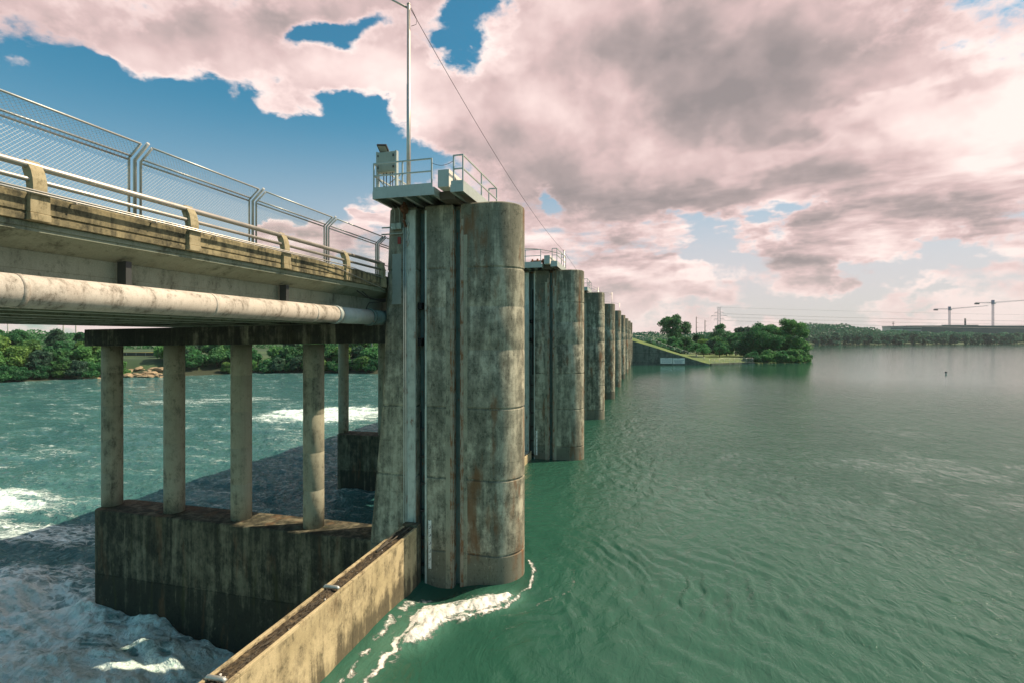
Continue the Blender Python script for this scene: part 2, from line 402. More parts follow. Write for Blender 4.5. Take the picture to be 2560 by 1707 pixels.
# ------------------------------------------------------------------ sky: Nishita blue with noise clouds
def build_world():
    w = bpy.data.worlds.new('World'); scene.world = w; w.use_nodes = True
    t = NT(w)
    bg = t.n['Background']
    def pe(px, py):   # chart position (azimuth, elevation in degrees) of a spot in the sky
        r = (px-1176)/1176.; u = (776-py)/1176.
        x = -sin(TH)+r*cos(TH); y = cos(TH)+r*sin(TH)
        return math.degrees(atan2(x, y)), math.degrees(atan2(u, hypot(x, y)))
    def group(name):
        gt = bpy.data.node_groups.new(name, 'ShaderNodeTree')
        gt.interface.new_socket('Dir', in_out='INPUT', socket_type='NodeSocketVector')
        gt.interface.new_socket('Value', in_out='OUTPUT', socket_type='NodeSocketFloat')
        class W: pass
        wrap = W(); wrap.node_tree = gt; g = NT(wrap)
        return gt, g, g.new('NodeGroupInput').outputs[0], g.new('NodeGroupOutput')
    # --- relief of the clouds: billows (cauliflower puffs on a fractal noise)
    g_shape, g, D, go = group('cloud_billows')
    z = g.sep(D)[2]
    low = g.mr(z, .30, .10)
    wv = g.new('ShaderNodeTexNoise'); wv.inputs['Scale'].default_value = 5.; wv.inputs['Detail'].default_value = 5; wv.inputs['Roughness'].default_value = .55; g.link(D, wv.inputs['Vector'])
    Dw = g.vmath('ADD', g.vmath('MULTIPLY', D, (1, 1, 1.25)), g.vmath('SCALE', wv.outputs['Color'], None, .15))
    vt = g.new('ShaderNodeTexVoronoi', feature='F1'); vt.inputs['Detail'].default_value = 2.; vt.inputs['Roughness'].default_value = .5; vt.inputs['Lacunarity'].default_value = 2.4
    vt.normalize = True
    g.link(Dw, vt.inputs['Vector']); g.link(g.math('MULTIPLY_ADD', low, 7., 7.5), vt.inputs['Scale'])
    nm = g.new('ShaderNodeTexNoise'); nm.inputs['Detail'].default_value = 5; nm.inputs['Roughness'].default_value = .5
    g.link(g.vmath('MULTIPLY', D, (1, 1, 1.35)), nm.inputs['Vector']); g.link(g.math('MULTIPLY_ADD', low, 6., 6.), nm.inputs['Scale'])
    g.link(g.math('MULTIPLY_ADD', g.math('SUBTRACT', .40, vt.outputs['Distance']), .75, g.math('MULTIPLY', g.math('SUBTRACT', nm.outputs[0], .5), 1.0)), go.inputs[0])
    # --- where the banks and the blue openings lie
    g_cov, g, D, go = group('cloud_cover')
    x, y, z = g.sep(D)
    zz = g.math('ADD', z, .16)
    deck = g.comb(g.math('DIVIDE', x, zz), g.math('DIVIDE', y, zz), g.math('MULTIPLY', z, 6.0))
    az = g.math('MULTIPLY', g.math('ARCTAN2', x, y), 57.29578)
    el = g.math('MULTIPLY', g.math('ARCSINE', z), 57.29578)
    wn_ = g.new('ShaderNodeTexNoise'); wn_.inputs['Scale'].default_value = 3.2; wn_.inputs['Detail'].default_value = 6; wn_.inputs['Roughness'].default_value = .58
    g.link(g.vmath('MULTIPLY', D, (1, 1, 1.7)), wn_.inputs['Vector'])
    p2 = g.vmath('ADD', g.comb(az, el, 0.), g.vmath('MULTIPLY', g.vmath('SUBTRACT', wn_.outputs['Color'], (.5, .5, .5)), (30, 18, 0)))
    blobs = [
        (380, 320, 600, 235, -14, -1.45), (600, 400, 280, 140, -20, -.9), (60, 420, 420, 180, 0, -1.0), (880, 350, 190, 95, -10, -.9),
        (700, 640, 420, 90, 0, -.55), (300, 560, 500, 150, 0, -.9),
        (130, 70, 120, 60, 30, -.75), (1090, 30, 150, 80, -50, -.95), (1055, 130, 70, 110, 0, -.75), (780, 80, 120, 55, 20, -.75),
        (990, 290, 55, 50, 0, -.3),
        (1250, 465, 42, 85, 25, -.62), (1680, 530, 130, 50, 0, -.7), (1850, 650, 300, 42, 0, -.7), (1640, 600, 170, 40, 0, -.7), (2250, 620, 200, 34, 0, -.6), (1700, 700, 500, 26, 0, -.45),
        (300, 40, 420, 120, 0, .45), (620, 80, 330, 110, 15, .45), (850, 235, 200, 115, 0, 1.0), (1010, 260, 180, 110, 0, .5),
        (1500, 230, 700, 240, 0, .6), (2050, 380, 600, 240, 0, .55), (1600, 420, 500, 120, 0, .45),
        (1440, 650, 280, 60, 0, .5), (1980, 570, 200, 55, 0, .6), (1780, 560, 60, 30, 0, .4), (1500, 510, 90, 40, 0, .4), (690, 545, 60, 40, 0, 1.1), (800, 570, 90, 40, 0, 1.1), (870, 480, 40, 18, 0, .8),
        (30, 110, 130, 60, 25, .55), (10, 180, 70, 24, 20, .6),
    ]
    acc = g.math('MULTIPLY_ADD', g.noise(deck, 1.1, 4, .5), .5, .40)
    def blob_sum(g, p2, blobs, acc, edge):
        for (bx, by, bw, bh, rot, wt) in blobs:
            a0, e0 = pe(bx, by); r = (bx-1176)/1176.
            sx = math.degrees(bw/1176./(1+r*r)/cos(radians(e0))**.5); sy = math.degrees(bh/1176./sqrt(1+r*r)*cos(radians(e0))**2)
            mp = g.new('ShaderNodeMapping', vector_type='TEXTURE')
            mp.inputs[1].default_value = (a0, e0, 0); mp.inputs[2].default_value = (0, 0, radians(rot)); mp.inputs[3].default_value = (sx, sy, 1)
            g.link(p2, mp.inputs[0])
            k = g.mr(g.vmath('LENGTH', mp.outputs[0]), 0., edge, 1., 0.)
            acc = g.math('MULTIPLY_ADD', k, wt, acc) if acc is not None else g.math('MULTIPLY', k, wt)
        return acc
    acc = blob_sum(g, p2, blobs, acc, 1.25)
    g.link(g.math('MINIMUM', g.math('MAXIMUM', acc, -.35), 1.15), go.inputs[0])
    # --- darker, thicker parts of the bank seen from below, and parts the sun shines through
    g_dk, g, D, go = group('cloud_thickness')
    x, y, z = g.sep(D)
    ball = g.vmath('MULTIPLY', D, (1, 1, 1.7))
    wz = g.math('SUBTRACT', g.noise(ball, 2.6, 5, .55), .5)
    p2 = g.comb(g.math('MULTIPLY_ADD', wz, 26., g.math('MULTIPLY', g.math('ARCTAN2', x, y), 57.29578)), g.math('MULTIPLY_ADD', wz, -18., g.math('MULTIPLY', g.math('ARCSINE', z), 57.29578)), 0.)
    dk = blob_sum(g, p2, [(1700, 230, 480, 170, -8, .8), (1520, 440, 430, 85, 4, .85), (1990, 500, 420, 85, 8, .7), (1300, 400, 260, 90, 0, .45), (1900, 70, 520, 130, 0, .45), (2250, 560, 300, 70, 6, .4),
                          (420, 60, 360, 110, 0, .42), (1180, 300, 120, 120, 0, .25), (2240, 300, 330, 110, -22, -1.0), (2330, 120, 200, 200, 0, -.6), (1800, 345, 330, 38, 8, -.75), (1480, 270, 110, 70, -30, -.5), (900, 200, 190, 100, 0, -.5), (1130, 110, 130, 110, 0, -.5), (620, 60, 60, 40, 0, -.3),
                          (1250, 560, 160, 60, 0, .35), (1420, 570, 260, 36, 0, -.5), (1950, 545, 200, 40, 0, -.5), (1300, 650, 160, 30, 0, .35), (1500, 690, 300, 30, 0, .3), (1800, 590, 160, 30, 0, .4), (1600, 620, 260, 36, 0, -.4)], None, 1.2)
    g.link(dk, go.inputs[0])
    # main
    tc = t.new('ShaderNodeTexCoord'); Dn = t.vmath('NORMALIZE', tc.outputs['Generated'])
    def use(gt, v):
        n = t.new('ShaderNodeGroup'); n.node_tree = gt; t.link(v, n.inputs[0]); return n.outputs[0]
    sdir = (sv.x, sv.y, sv.z)
    r0 = use(g_shape, Dn)
    diff = t.math('SUBTRACT', r0, use(g_shape, t.vmath('NORMALIZE', t.vmath('ADD', Dn, (sv.x*.045, sv.y*.045, sv.z*.07)))))
    fine = t.math('SUBTRACT', t.noise(t.vmath('MULTIPLY', Dn, (1, 1, 1.6)), 21, 7, .62), .5)
    cov = use(g_cov, Dn)
    dens = t.math('ADD', cov, t.math('MULTIPLY_ADD', fine, 1.15, r0))
    dk = t.math('ADD', use(g_dk, Dn), t.math('MULTIPLY_ADD', fine, .25, t.math('MULTIPLY', r0, .5)))
    alpha = t.mr(dens, .34, .74)
    x, y, z = t.sep(Dn)
    az = t.math('MULTIPLY', t.math('ARCTAN2', x, y), 57.29578); el = t.math('MULTIPLY', t.math('ARCSINE', z), 57.29578)
    ball = t.vmath('MULTIPLY', Dn, (1, 1, 1.7))
    soft = t.noise(ball, 3.2, 4, .5, .2)
    br = t.math('ADD', .52, t.math('MULTIPLY', diff, t.mr(el, 20., 8., .95, 1.25)))
    br = t.math('ADD', br, t.math('MULTIPLY', t.math('SUBTRACT', soft, .5), .6))
    br = t.math('SUBTRACT', br, t.math('MULTIPLY', t.mr(dk, .0, 1.05), .43))
    br = t.math('ADD', br, t.math('MULTIPLY', t.mr(dk, -.02, -.5), .36))
    br = t.math('ADD', br, t.math('MULTIPLY', t.mr(dens, 1.05, .5), .32))
    ramp = t.new('ShaderNodeValToRGB'); t.link(br, ramp.inputs[0])
    e = ramp.color_ramp.elements
    e[0].position = .0; e[0].color = (.26, .225, .225, 1)
    e[1].position = 1.; e[1].color = (.88, .735, .69, 1)
    for pos, c in ((.25, (.37, .30, .295)), (.5, (.575, .425, .415)), (.75, (.755, .585, .56))):
        q = e.new(pos); q.color = (*c, 1)
    sky = t.new('ShaderNodeTexSky'); sky.sky_type = 'NISHITA'; sky.sun_disc = False
    sky.sun_elevation = SUN_EL; sky.sun_rotation = atan2(SUN_AZ[0], SUN_AZ[1]); sky.air_density = 1.2; sky.dust_density = .6; sky.ozone_density = 2.0
    t.link(Dn, sky.inputs[0]) if sky.inputs else None
    blue = t.vmath('MULTIPLY', sky.outputs[0], (.028, .082, .084))
    # thin pinkish veil low in the sky
    veil = t.mr(el, 24., 4.)
    veil = t.math('MULTIPLY', veil, t.mr(az, -75., -5., .35, 1.))
    blue = t.mix(t.math('MULTIPLY', veil, .8), blue, (.66, .525, .53))
    cl = t.mix(t.math('MULTIPLY', t.mr(el, 9., .5), .6), ramp.outputs[0], (.76, .615, .58))
    colr = t.mix(alpha, blue, cl)
    # unseen sky behind the photographer, made open blue to give teal fill light
    front = t.math('ADD', t.math('MULTIPLY', x, -sin(TH)*1.0+.35), t.math('MULTIPLY', y, cos(TH)))
    colr = t.mix(t.mr(front, .10, -.25), colr, t.vmath('MULTIPLY', sky.outputs[0], (.066, .112, .100)))
    below = t.mr(el, -1., -6.)
    colr = t.mix(below, colr, (.1, .16, .13))
    t.link(t.vmath('SCALE', colr, None, 10.), bg.inputs[0]); bg.inputs[1].default_value = .1
build_world()
scene.view_settings.view_transform = 'Standard'; scene.view_settings.look = 'None'
scene.view_settings.exposure = .38; scene.view_settings.gamma = 1

# ------------------------------------------------------------------ shorelines
SHORE = np.array([(-5000, 5000), (-5000, -400), (-420, -400), (-330, -60), (-240, 30), (-192, 82), (-178, 104), (-173, 115), (-166, 126), (-151, 132), (-146, 144), (-136, 157), (-118, 160),
                  (-92, 163.5), (-50, 171), (-14, 177.2), (-4.9, 177.4), (20, 184), (32, 195.2), (41, 199.6), (50, 205), (58, 212), (61, 222), (56, 250), (62, 330), (110, 560), (204, 751), (325, 815), (562, 962), (1100, 1250), (2200, 1500), (5000, 1900), (5000, 5000)], float)
def inside(x, y):
    r = np.zeros(x.shape, bool); n = len(SHORE)
    for i in range(n):
        x1, y1 = SHORE[i]; x2, y2 = SHORE[(i+1) % n]
        if y1 == y2: continue
        c = ((y1 > y) != (y2 > y)) & (x < (x2-x1)*(y-y1)/(y2-y1)+x1)
        r ^= c
    return r
def shoredist(x, y):
    d = np.full(x.shape, 1e9)
    for i in range(len(SHORE)-1):
        ax, ay = SHORE[i]; bx, by = SHORE[i+1]
        dx, dy = bx-ax, by-ay
        t = np.clip(((x-ax)*dx+(y-ay)*dy)/(dx*dx+dy*dy), 0, 1)
        d = np.minimum(d, np.hypot(x-ax-t*dx, y-ay-t*dy))
    return d
def ground_h(x, y):
    ins = inside(x, y); d = shoredist(x, y); s = np.where(ins, d, -d)
    left = sstep(-2, -20, x)*sstep(900, 500, y)        # tail-water side
    w = np.where(left > .5, ZD, 0.)
    n = fbm(x*.04, y*.04, 4)-.5
    up_r = np.where(s > 0, .25+1.2*sstep(0, 10, s)+1.2*sstep(12, 80, s), np.maximum(-9, s*.6))
    up_l = np.where(s > 0, ZD+.2+5.2*sstep(0, 16, s)+1.6*sstep(16, 60, s), ZD+np.maximum(-6, s*.5))
    h = up_r*(1-left)+up_l*left
    far = sstep(500, 800, y)*(s > 0)
    h = h+far*(5*sstep(10, 150, s)+10*sstep(60, 500, s))
    h = h+np.where(s > 0, n*np.clip(s*.05, 0, 1.2), 0)
    return h
def polar(a0, a1, na, radii):
    A = np.radians(np.linspace(a0, a1, na)); R, AA = np.meshgrid(radii, A, indexing='ij')
    return R*np.sin(AA), R*np.cos(AA)
def gridfaces(nr, na):
    i = np.arange(nr-1)[:, None]; j = np.arange(na-1)[None, :]
    a = i*na+j
    return np.stack([a, a+1, a+na+1, a+na], -1).reshape(-1, 4)[:, ::-1]

def build_ground():
    rr = np.concatenate([[2, 30, 60], np.geomspace(80, 400, 150), np.geomspace(420, 2600, 70)])
    x, y = polar(-180, 180, 900, rr)
    z = ground_h(x, y)
    near = (x > -30) & (x < 24) & (y > 176) & (y < 215)          # under the abutment's grass bank
    z = np.where(near, np.minimum(z, .6), z)
    V = np.stack([x, y, z], -1).reshape(-1, 3); F = gridfaces(*x.shape)
    o = np_mesh('ground', V, F, M['ground'], smooth=True); tag(o, kind='structure')
build_ground()

# ------------------------------------------------------------------ water
def pdist(x, y, pts):
    d = np.full(x.shape, 1e9); tt = np.zeros(x.shape); n = len(pts)-1
    for i in range(n):
        ax, ay = pts[i]; bx, by = pts[i+1]; dx, dy = bx-ax, by-ay
        t = np.clip(((x-ax)*dx+(y-ay)*dy)/(dx*dx+dy*dy+1e-9), 0, 1)
        e = np.hypot(x-ax-t*dx, y-ay-t*dy)
        m = e < d; d = np.where(m, e, d); tt = np.where(m, (i+t)/n, tt)
    return d, tt
FOAM_MAIN = [(-6.85, 14.3), (-6.69, 14.94), (-6.83, 15.59), (-6.73, 16.07), (-6.17, 16.22), (-5.58, 16.57), (-5.17, 16.87), (-4.75, 17.2)]
FOAM_ARC = [(-6.4, 15.52), (-5.77, 15.69), (-5.17, 16.21), (-4.6, 16.63), (-4.33, 17.14), (-4.19, 18.06), (-4.18, 18.97), (-4.37, 19.93), (-4.57, 20.35)]
TRAIL1 = [(-7.53, 17.18), (-8.0, 16.6), (-8.03, 15.73), (-7.98, 14.76), (-7.9, 13.76), (-7.8, 12.87), (-7.75, 11.4), (-7.7, 8)]
TRAIL2 = [(-7.47, 16.57), (-7.31, 15.11), (-7.3, 14.22), (-7.19, 13.3), (-7.17, 12.71), (-7.21, 11.6), (-7.3, 8)]
def build_lake():
    dep = np.linspace(radians(70), radians(.35), 640)
    rr = np.concatenate([[.5], EYE/np.tan(dep), [1900, 2500]])
    x, y = polar(-58, 92, 1150, rr)
    nx, ny = -5.62, 19.15
    rho = np.hypot(x-nx, y-ny); ang = np.arctan2(y-ny, x-nx)
    fade = np.exp(-np.maximum(rho-1, 0)/7)
    wob = fbm(x*.28, y*.28, 4)-.5; wob2 = fbm(x*.9+40, y*.9, 3)-.5
    spi = rho*(1+.10*ang)                                          # rings opening out like a slow vortex
    rings = np.sin(2*pi*(spi/.78+wob*3.2))*.5+np.sin(2*pi*(spi/.41+wob*5+wob2*1.2))*.28
    gate = fbm(x*.16+9, y*.16+3, 3)
    z = .06*rings*sstep(.9, 2.2, rho)*fade*(.25+1.5*sstep(.42, .68, gate))
    for k in range(1, 5):                                          # eddies shed by the farther piers
        py = YM+k*SP
        r2 = np.hypot(x+3.2, (y-py+3)*.62)
        z += .035*np.sin(2*pi*(r2/.95+wob*3))*np.exp(-r2/6)*sstep(-5.5, -3.5, x)
    # current lines bending across the open water towards the first bay
    s = y*.62+x*.35+3.0*np.sin(x*.1)+wob*2.6
    far = np.hypot(x, y)
    z += .028*np.sin(2*pi*(s/1.05+wob2*.5))*sstep(.40, .62, fbm(x*.12, y*.12+7, 3))*np.exp(-far/55)
    z += .05*(fbm(x*.55, y*.4, 4)-.5)*np.exp(-far/60)
    # water drawn down into the bay between pier and gate
    z -= .42*np.exp(-(((x+7.5)/1.1)**2+((y-17.5)/1.4)**2)); z -= .12*np.exp(-((x+7.2)/2.2)**2)*np.exp(-((y-15)/4)**2)
    nz = fbm(x*4, y*4, 5); nf = fbm(x*9+3, y*9, 4); xw = x+.35*(fbm(x*2.2, y*2.2+5, 4)-.5); yw = y+.35*(fbm(x*2.2+8, y*2.2, 4)-.5)
    d, t = pdist(xw, yw, FOAM_MAIN)
    wmain = .34+.34*np.sin(t*pi)**.7
    fo = np.exp(-(d/wmain)**2)*(.42+1.15*nz+.5*(nf-.5))
    z += (.05+.24*nz)*np.exp(-(d/wmain)**2)
    brk = sstep(.34, .62, fbm(x*3+2, y*3, 4))
    d, t = pdist(xw, yw, FOAM_ARC); fo = np.maximum(fo, (.86-.16*t)*np.exp(-(d/.085)**2)*(.75+.4*nf)); fo = np.maximum(fo, .46*np.exp(-(d/.3)**2)*sstep(.5, .1, t)); z += .03*np.exp(-(d/.14)**2)
    d, t = pdist(xw, yw, TRAIL1); fo = np.maximum(fo, .66*np.exp(-(d/.22)**2)*(.35+.75*brk))
    d, t = pdist(xw, yw, TRAIL2); fo = np.maximum(fo, (.92-.06*t)*np.exp(-(d/.12)**2)*(.62+.5*brk)); fo = np.maximum(fo, .48*np.exp(-(d/.35)**2)*brk); z += .04*nz*np.exp(-(d/.2)**2)
    fo = np.maximum(fo, .62*np.exp(-(((x+7.3)/.7)**2+((y-16.3)/1.0)**2))*(.4+.9*brk))
    rag = np.sqrt((x-nx)**2+(y-ny)**2)
    fo = np.maximum(fo, .34*np.exp(-((rag-3.0-wob*1.2)/.12)**2)*sstep(-1.7, -1.0, ang)*sstep(.9, 0, ang))
    milk = .75*np.exp(-(pdist(x, y, FOAM_MAIN)[0]/.7)**2)+.35*np.exp(-((x+7.6)/.7)**2)*sstep(18, 16, y)
    calm = (.32+.68*sstep(4, 22, rho))*(.17+.83*sstep(150, 22, far))
    z = z*sstep(95, 45, far)
    V = np.stack([x, y, z], -1).reshape(-1, 3); F = gridfaces(*x.shape)
    cx = V[F[:, 0], 0]; cy = V[F[:, 0], 1]
    ok = (cx > -8.68) | (cy > 182)
    F = F[ok]
    o = np_mesh('water', V, F, M['water'], smooth=True, attrs={'foam': fo.ravel(), 'milk': np.clip(milk, 0, 1).ravel(), 'calm': calm.ravel()})
    tag(o, kind='structure')
build_lake()

def build_tail():
    dep = np.linspace(radians(62), radians(1.6), 560)
    rr = np.concatenate([[.5], (EYE-ZD)/np.tan(dep), [600]])
    x, y = polar(-118, 12, 1250, rr)
    far = np.hypot(x, y)
    n1 = fbm(x*.22, y*.5, 5)-.5; n2 = fbm(x*.9+5, y*1.6, 5)-.5; n3 = fbm(x*2.6, y*2.6+9, 4)-.5
    bw = 6*(fbm(x*.12, y*.12+20, 4)-.5)
    boil = sstep(-52, -30, x+bw)*sstep(-9, -13, x)*sstep(26.5, 18.5, y-.12*(x+25)+bw)
    lvl = ZD-1.15*sstep(-22.5, -15, x)*sstep(23, 19, y)
    z = lvl+n1*(.7*np.exp(-far/90)+.15)+n2*(.42*np.exp(-far/60)+.05)+n3*.2*np.exp(-far/55)+boil*(1.25*(fbm(x*.36, y*.6+3, 3)-.38)+.13*n3+.12*n2)
    fo = .27+.34*n1+.26*n2
    fo = np.maximum(fo, boil*(.86+.8*(fbm(x*.4+2, y*.4, 4)-.5)+.3*n3))
    def patch(cx, cy, ax, ay, rot, wt):
        u = (x-cx)*cos(rot)+(y-cy)*sin(rot); v = -(x-cx)*sin(rot)+(y-cy)*cos(rot)
        q = np.hypot(u/ax, v/ay)+(fbm(x*.16, y*.16, 4)-.5)*1.1
        return wt*sstep(1.25, .25, q)
    pA = patch(-50, 28.5, 16, 4.2, radians(8), .80); pB = patch(-50, 75, 17, 11, radians(28), .74)
    pC = np.maximum(patch(-38, 24.6, 13, 2.2, radians(4), .6), np.maximum(patch(-75, 33, 18, 5, radians(10), .5), patch(-85, 85, 26, 9, radians(24), .46)))
    fo = np.maximum(fo, np.maximum(np.maximum(pA, pB)*(.75+1.1*np.maximum(0,fbm(x*.35,y*1.5,5)-.25)), pC))
    shade = sstep(-45, -20, x)*sstep(80, 30, y)
    milk = np.clip(boil*.75+pA*.8+pB*.7+.25*sstep(.0, .2, n1), 0, 1)
    z += .35*pA*(.5+n3)+.3*pB*(.5+n3)
    V = np.stack([x, y, z], -1).reshape(-1, 3); F = gridfaces(*x.shape)
    F = F[(V[F[:, 0], 0] < -8.62) & (V[F[:, 0], 1] < 182)]
    o = np_mesh('water', V, F, M['river'], smooth=True, attrs={'foam': fo.ravel(), 'milk': milk.ravel(), 'calm': np.full(fo.size, 1.)})
    tag(o, kind='structure')
build_tail()

# ------------------------------------------------------------------ piers
def pier_outline():
    p = []; R = 1.06
    def arc(cx, cy, r, a0, a1, n): return [(cx+r*cos(radians(a0+(a1-a0)*i/n)), cy+r*sin(radians(a0+(a1-a0)*i/n))) for i in range(n+1)]
    p += arc(-9.48, -.76, .30, 180, 270, 5)                         # downstream corner on the near face
    p += [(-9.02, -R), (-8.56, -R), (-8.56, -.62), (-8.2, -.62), (-8.2, -R), (-7.06, -R), (-7.06, -.76), (-6.73, -.76), (-6.73, -R), (-6.1, -R), (-5.655, -R), (-5.64, -R+.014), (-5.62, -R+.002)]
    p += arc(-5.62, 0, R, -88, 90, 30)
    p += [(-6.1, R), (-6.73, R), (-6.73, .76), (-7.06, .76), (-7.06, R), (-8.2, R), (-8.2, .62), (-8.56, .62), (-8.56, R), (-9.02, R)]
    p += arc(-9.48, .76, .30, 90, 180, 5)
    return p
def batter(z):
    zs = [-7, 1.0, 6.44, 14.0, 15]; b = [1.45, .86, .33, 0, 0]
    return float(np.interp(z, zs, b))
OUT = pier_outline()
def pier_body():
    n = len(OUT); nor = []
    for i in range(n):
        a = Vector(OUT[i-1]); b = Vector(OUT[i]); c = Vector(OUT[(i+1) % n])
        d1 = (b-a).normalized(); d2 = (c-b).normalized()
        n1 = Vector((d1.y, -d1.x)); n2 = Vector((d2.y, -d2.x)); m = (n1+n2)
        m = m.normalized() if m.length > 1e-4 else n1
        nor.append(m/max(.5, m.dot(n1)))
    lev = [(-7, 0)]
    for zj, g in ((-1.98, .03), (1.0, .035), (3.77, .035), (6.43, .035), (8.61, .006), (10.21, .006), (11.66, .022)):
        lev += [(zj-.05, 0), (zj-.024, g*1.5), (zj+.024, g*1.5), (zj+.05, 0)]
    lev += [(13.98, 0), (14.05, .012), (ZT, .07)]
    mb = MB(); v = []; f = []
    for (z, g) in lev:
        for i, (x, y) in enumerate(OUT):
            k = min(1, max(0, (-9.02-x)/.2)); fl = 1+.22*(1-(z+7)/21.)*k*0
            v.append((x-nor[i].x*g-batter(z)*k, (y-nor[i].y*g)*fl, z))
    for l in range(len(lev)-1):
        for i in range(n):
            j = (i+1) % n; f.append((l*n+i, l*n+j, (l+1)*n+j, (l+1)*n+i))
    mb.add(v, f); m = (len(lev)-1)*n
    mb.add(v[m:], [tuple(range(n))])
    return mb
def smooth_by_angle(o, deg=32):
    me = o.data
    me.polygons.foreach_set('use_smooth', [True]*len(me.polygons))
    bm = bmesh.new(); bm.from_mesh(me)
    for e in bm.edges:
        if len(e.link_faces) == 2 and e.calc_face_angle(0) > radians(deg): e.smooth = False
    bm.to_mesh(me); bm.free()

def text_mesh(s, size, mat, parent, loc, rot, name='numeral', depth=.002):
    cu = bpy.data.curves.new(name, 'FONT'); cu.body = s; cu.size = size; cu.align_x = 'CENTER'; cu.align_y = 'CENTER'; cu.extrude = depth
    o = bpy.data.objects.new('tmp', cu); COL.objects.link(o)
    dg = bpy.context.evaluated_depsgraph_get(); me = bpy.data.meshes.new_from_object(o.evaluated_get(dg))
    bpy.data.objects.remove(o); me.materials.clear(); me.materials.append(mat)
    r = bpy.data.objects.new(name, me); COL.objects.link(r); r.parent = parent; r.location = loc; r.rotation_euler = rot
    return r

FACE = -1.06
def make_pier():
    t = thing('dam_pier', (0, YM, 0))
    body = pier_body().build('pier_body', M['pier'], t); smooth_by_angle(body)
    f = FACE
    def strip(name, x0, x1, z0, z1, mat, th=.02, y=None):
        yy = f if y is None else y
        return MB().box(x0, x1, yy-th, yy+.03, z0, z1).build(name, M[mat], t)
    strip('guide_channel', -8.93, -8.575, -6, 13.95, 'channel', .035)
    b = MB()
    for x in (-9.06, -8.985): b.tube([(x, f-.035, -6), (x, f-.035, 14.05)], .022, 8)
    b.box(-8.93, -8.90, f-.075, f-.036, -6, 13.95).box(-8.605, -8.575, f-.065, f-.036, -6, 13.95)
    b.build('guide_rail', M['channel'], t)
    strip('slot_lining', -8.555, -8.205, -6, 13.9, 'teal', .005, -.655)
    strip('slot_shade_plate', -8.40, -8.21, 6.3, 12.72, 'black', .02, -.69)  # flat black plate painted in for the shade of a deeper slot
    b = MB()
    b.box(-8.55, -8.50, -.75, -.70, -1, 6.2).box(-8.26, -8.21, -.75, -.70, -1, 6.2)
    for z in np.arange(.2, 6.2, 1.05): b.box(-8.52, -8.24, -.79, -.69, z, z+.1)
    b.build('slot_ladder', M['dark'], t)
    for z0, z1 in ((10.15, 10.4), (8.75, 9.05)): MB().box(-8.55, -8.4, -.95, -.70, z0, z1).build('slot_block', M['black'], t)
    strip('slot_edge', -8.195, -8.125, -6, 13.9, 'channel', .012)
    strip('pale_strip', -7.34, -7.165, -6, 13.2, 'column', .006)
    strip('pale_strip', -6.625, -6.48, -6, 12.9, 'column', .006)
    strip('slot_edge', -7.16, -7.065, -6, 13.5, 'rustedge', .008)
    strip('slot_edge', -6.725, -6.63, -6, 13.5, 'rustedge', .008)
    MB().box(-7.055, -6.735, -.80, -.765, -6, 13.9).build('stoplog_lining', M['teal'], t)
    b = MB().box(-7.055, -7.02, -1.05, -.81, -6, 13.9).box(-6.77, -6.735, -1.05, -.81, -6, 13.9)
    b.build('stoplog_guide', M['rustedge'], t)
    return t
def add_gauge(t):
    g = MB().box(-8.05, -7.93, FACE-.014, FACE+.01, .28, 2.12).build('staff_gauge', M['gauge'], t)
    tk = MB(); y0 = FACE-.0165
    for i in range(13):
        z = .30+i*.1524*.985
        tk.box(-8.03, -8.005 if i % 2 else -7.985, y0, FACE-.0145, z, z+.018)
    tk.build('scale_marks', M['blackpaint'], g)
    for i, ch in enumerate('54321'):
        text_mesh(ch, .135, M['blackpaint'], g, (-7.968, y0, 1.86-i*.305), (pi/2, 0, 0))
WHICH = ['nearest concrete dam pier with a cable box and grey paint patch near its top', 'second dam pier, with a numbered gauge low on its side and a half-hidden platform', 'third dam pier along the row, mostly hidden by the second',
         'fourth dam pier along the row, tinted brownish with two lamp arms above', 'fifth dam pier along the row, evenly dark grey', 'sixth dam pier along the row, warm sunlit edge',
         'seventh dam pier along the row, a thin sunlit strip', 'eighth dam pier along the row, next to last', 'last dam pier, touching the sloping wing wall']
pier0 = make_pier(); tag(pier0, WHICH[0], 'dam pier', 'concrete piers of the dam')
PIERS = [pier0]
for k in range(1, NP):
    c = copy_tree(pier0); c.location = (0, YM+k*SP, 0); c['label'] = WHICH[k]; PIERS.append(c)
add_gauge(PIERS[0]); add_gauge(PIERS[1])
# fittings found on the nearest pier only
t = pier0
b = MB()
rg = np.random.default_rng(4)
zs = np.linspace(10.35, 12.3, 14); l = [(-9.55-.035*rg.random(), z) for z in zs]; r = [(-9.2+.012*rg.random(), z) for z in zs[::-1]]
l[0] = (-9.6, zs[0]); b.prism(l+r, FACE-.006, FACE+.02, 'y'); b.build('paint_patch', M['patch'], t)
b = MB().cbox(-9.56, -9.35, FACE-.15, FACE-.002, 13.22, 13.46, .012).build('junction_box', M['grey'], t)
MB().box(-9.54, -9.49, FACE-.1535, FACE-.15, 13.27, 13.33).build('sticker', M['white'], b)
MB().cbox(-9.335, -9.13, FACE-.15, FACE-.002, 13.23, 13.47, .012).build('junction_box', M['grey'], t)
b = MB()
for x in (-9.42, -9.22): b.tube([(x, FACE-.07, 13.46), (x, FACE-.07, 13.95), (x-.06, FACE-.13, 14.1)], .02, 8)
b.tube([(-9.98, FACE-.05, 13.33), (-9.6, FACE-.05, 13.33)], .028, 8).tube([(-10.0, FACE-.05, 13.07), (-9.12, FACE-.05, 13.07), (-9.08, FACE-.05, 13.15), (-9.08, FACE-.05, 13.3)], .028, 8)
b.build('conduit', M['grey'], t)
MB().cbox(-9.33, -9.2, FACE-.03, FACE+.01, 12.68, 12.95, .004).build('tag_plate', M['red'], t)
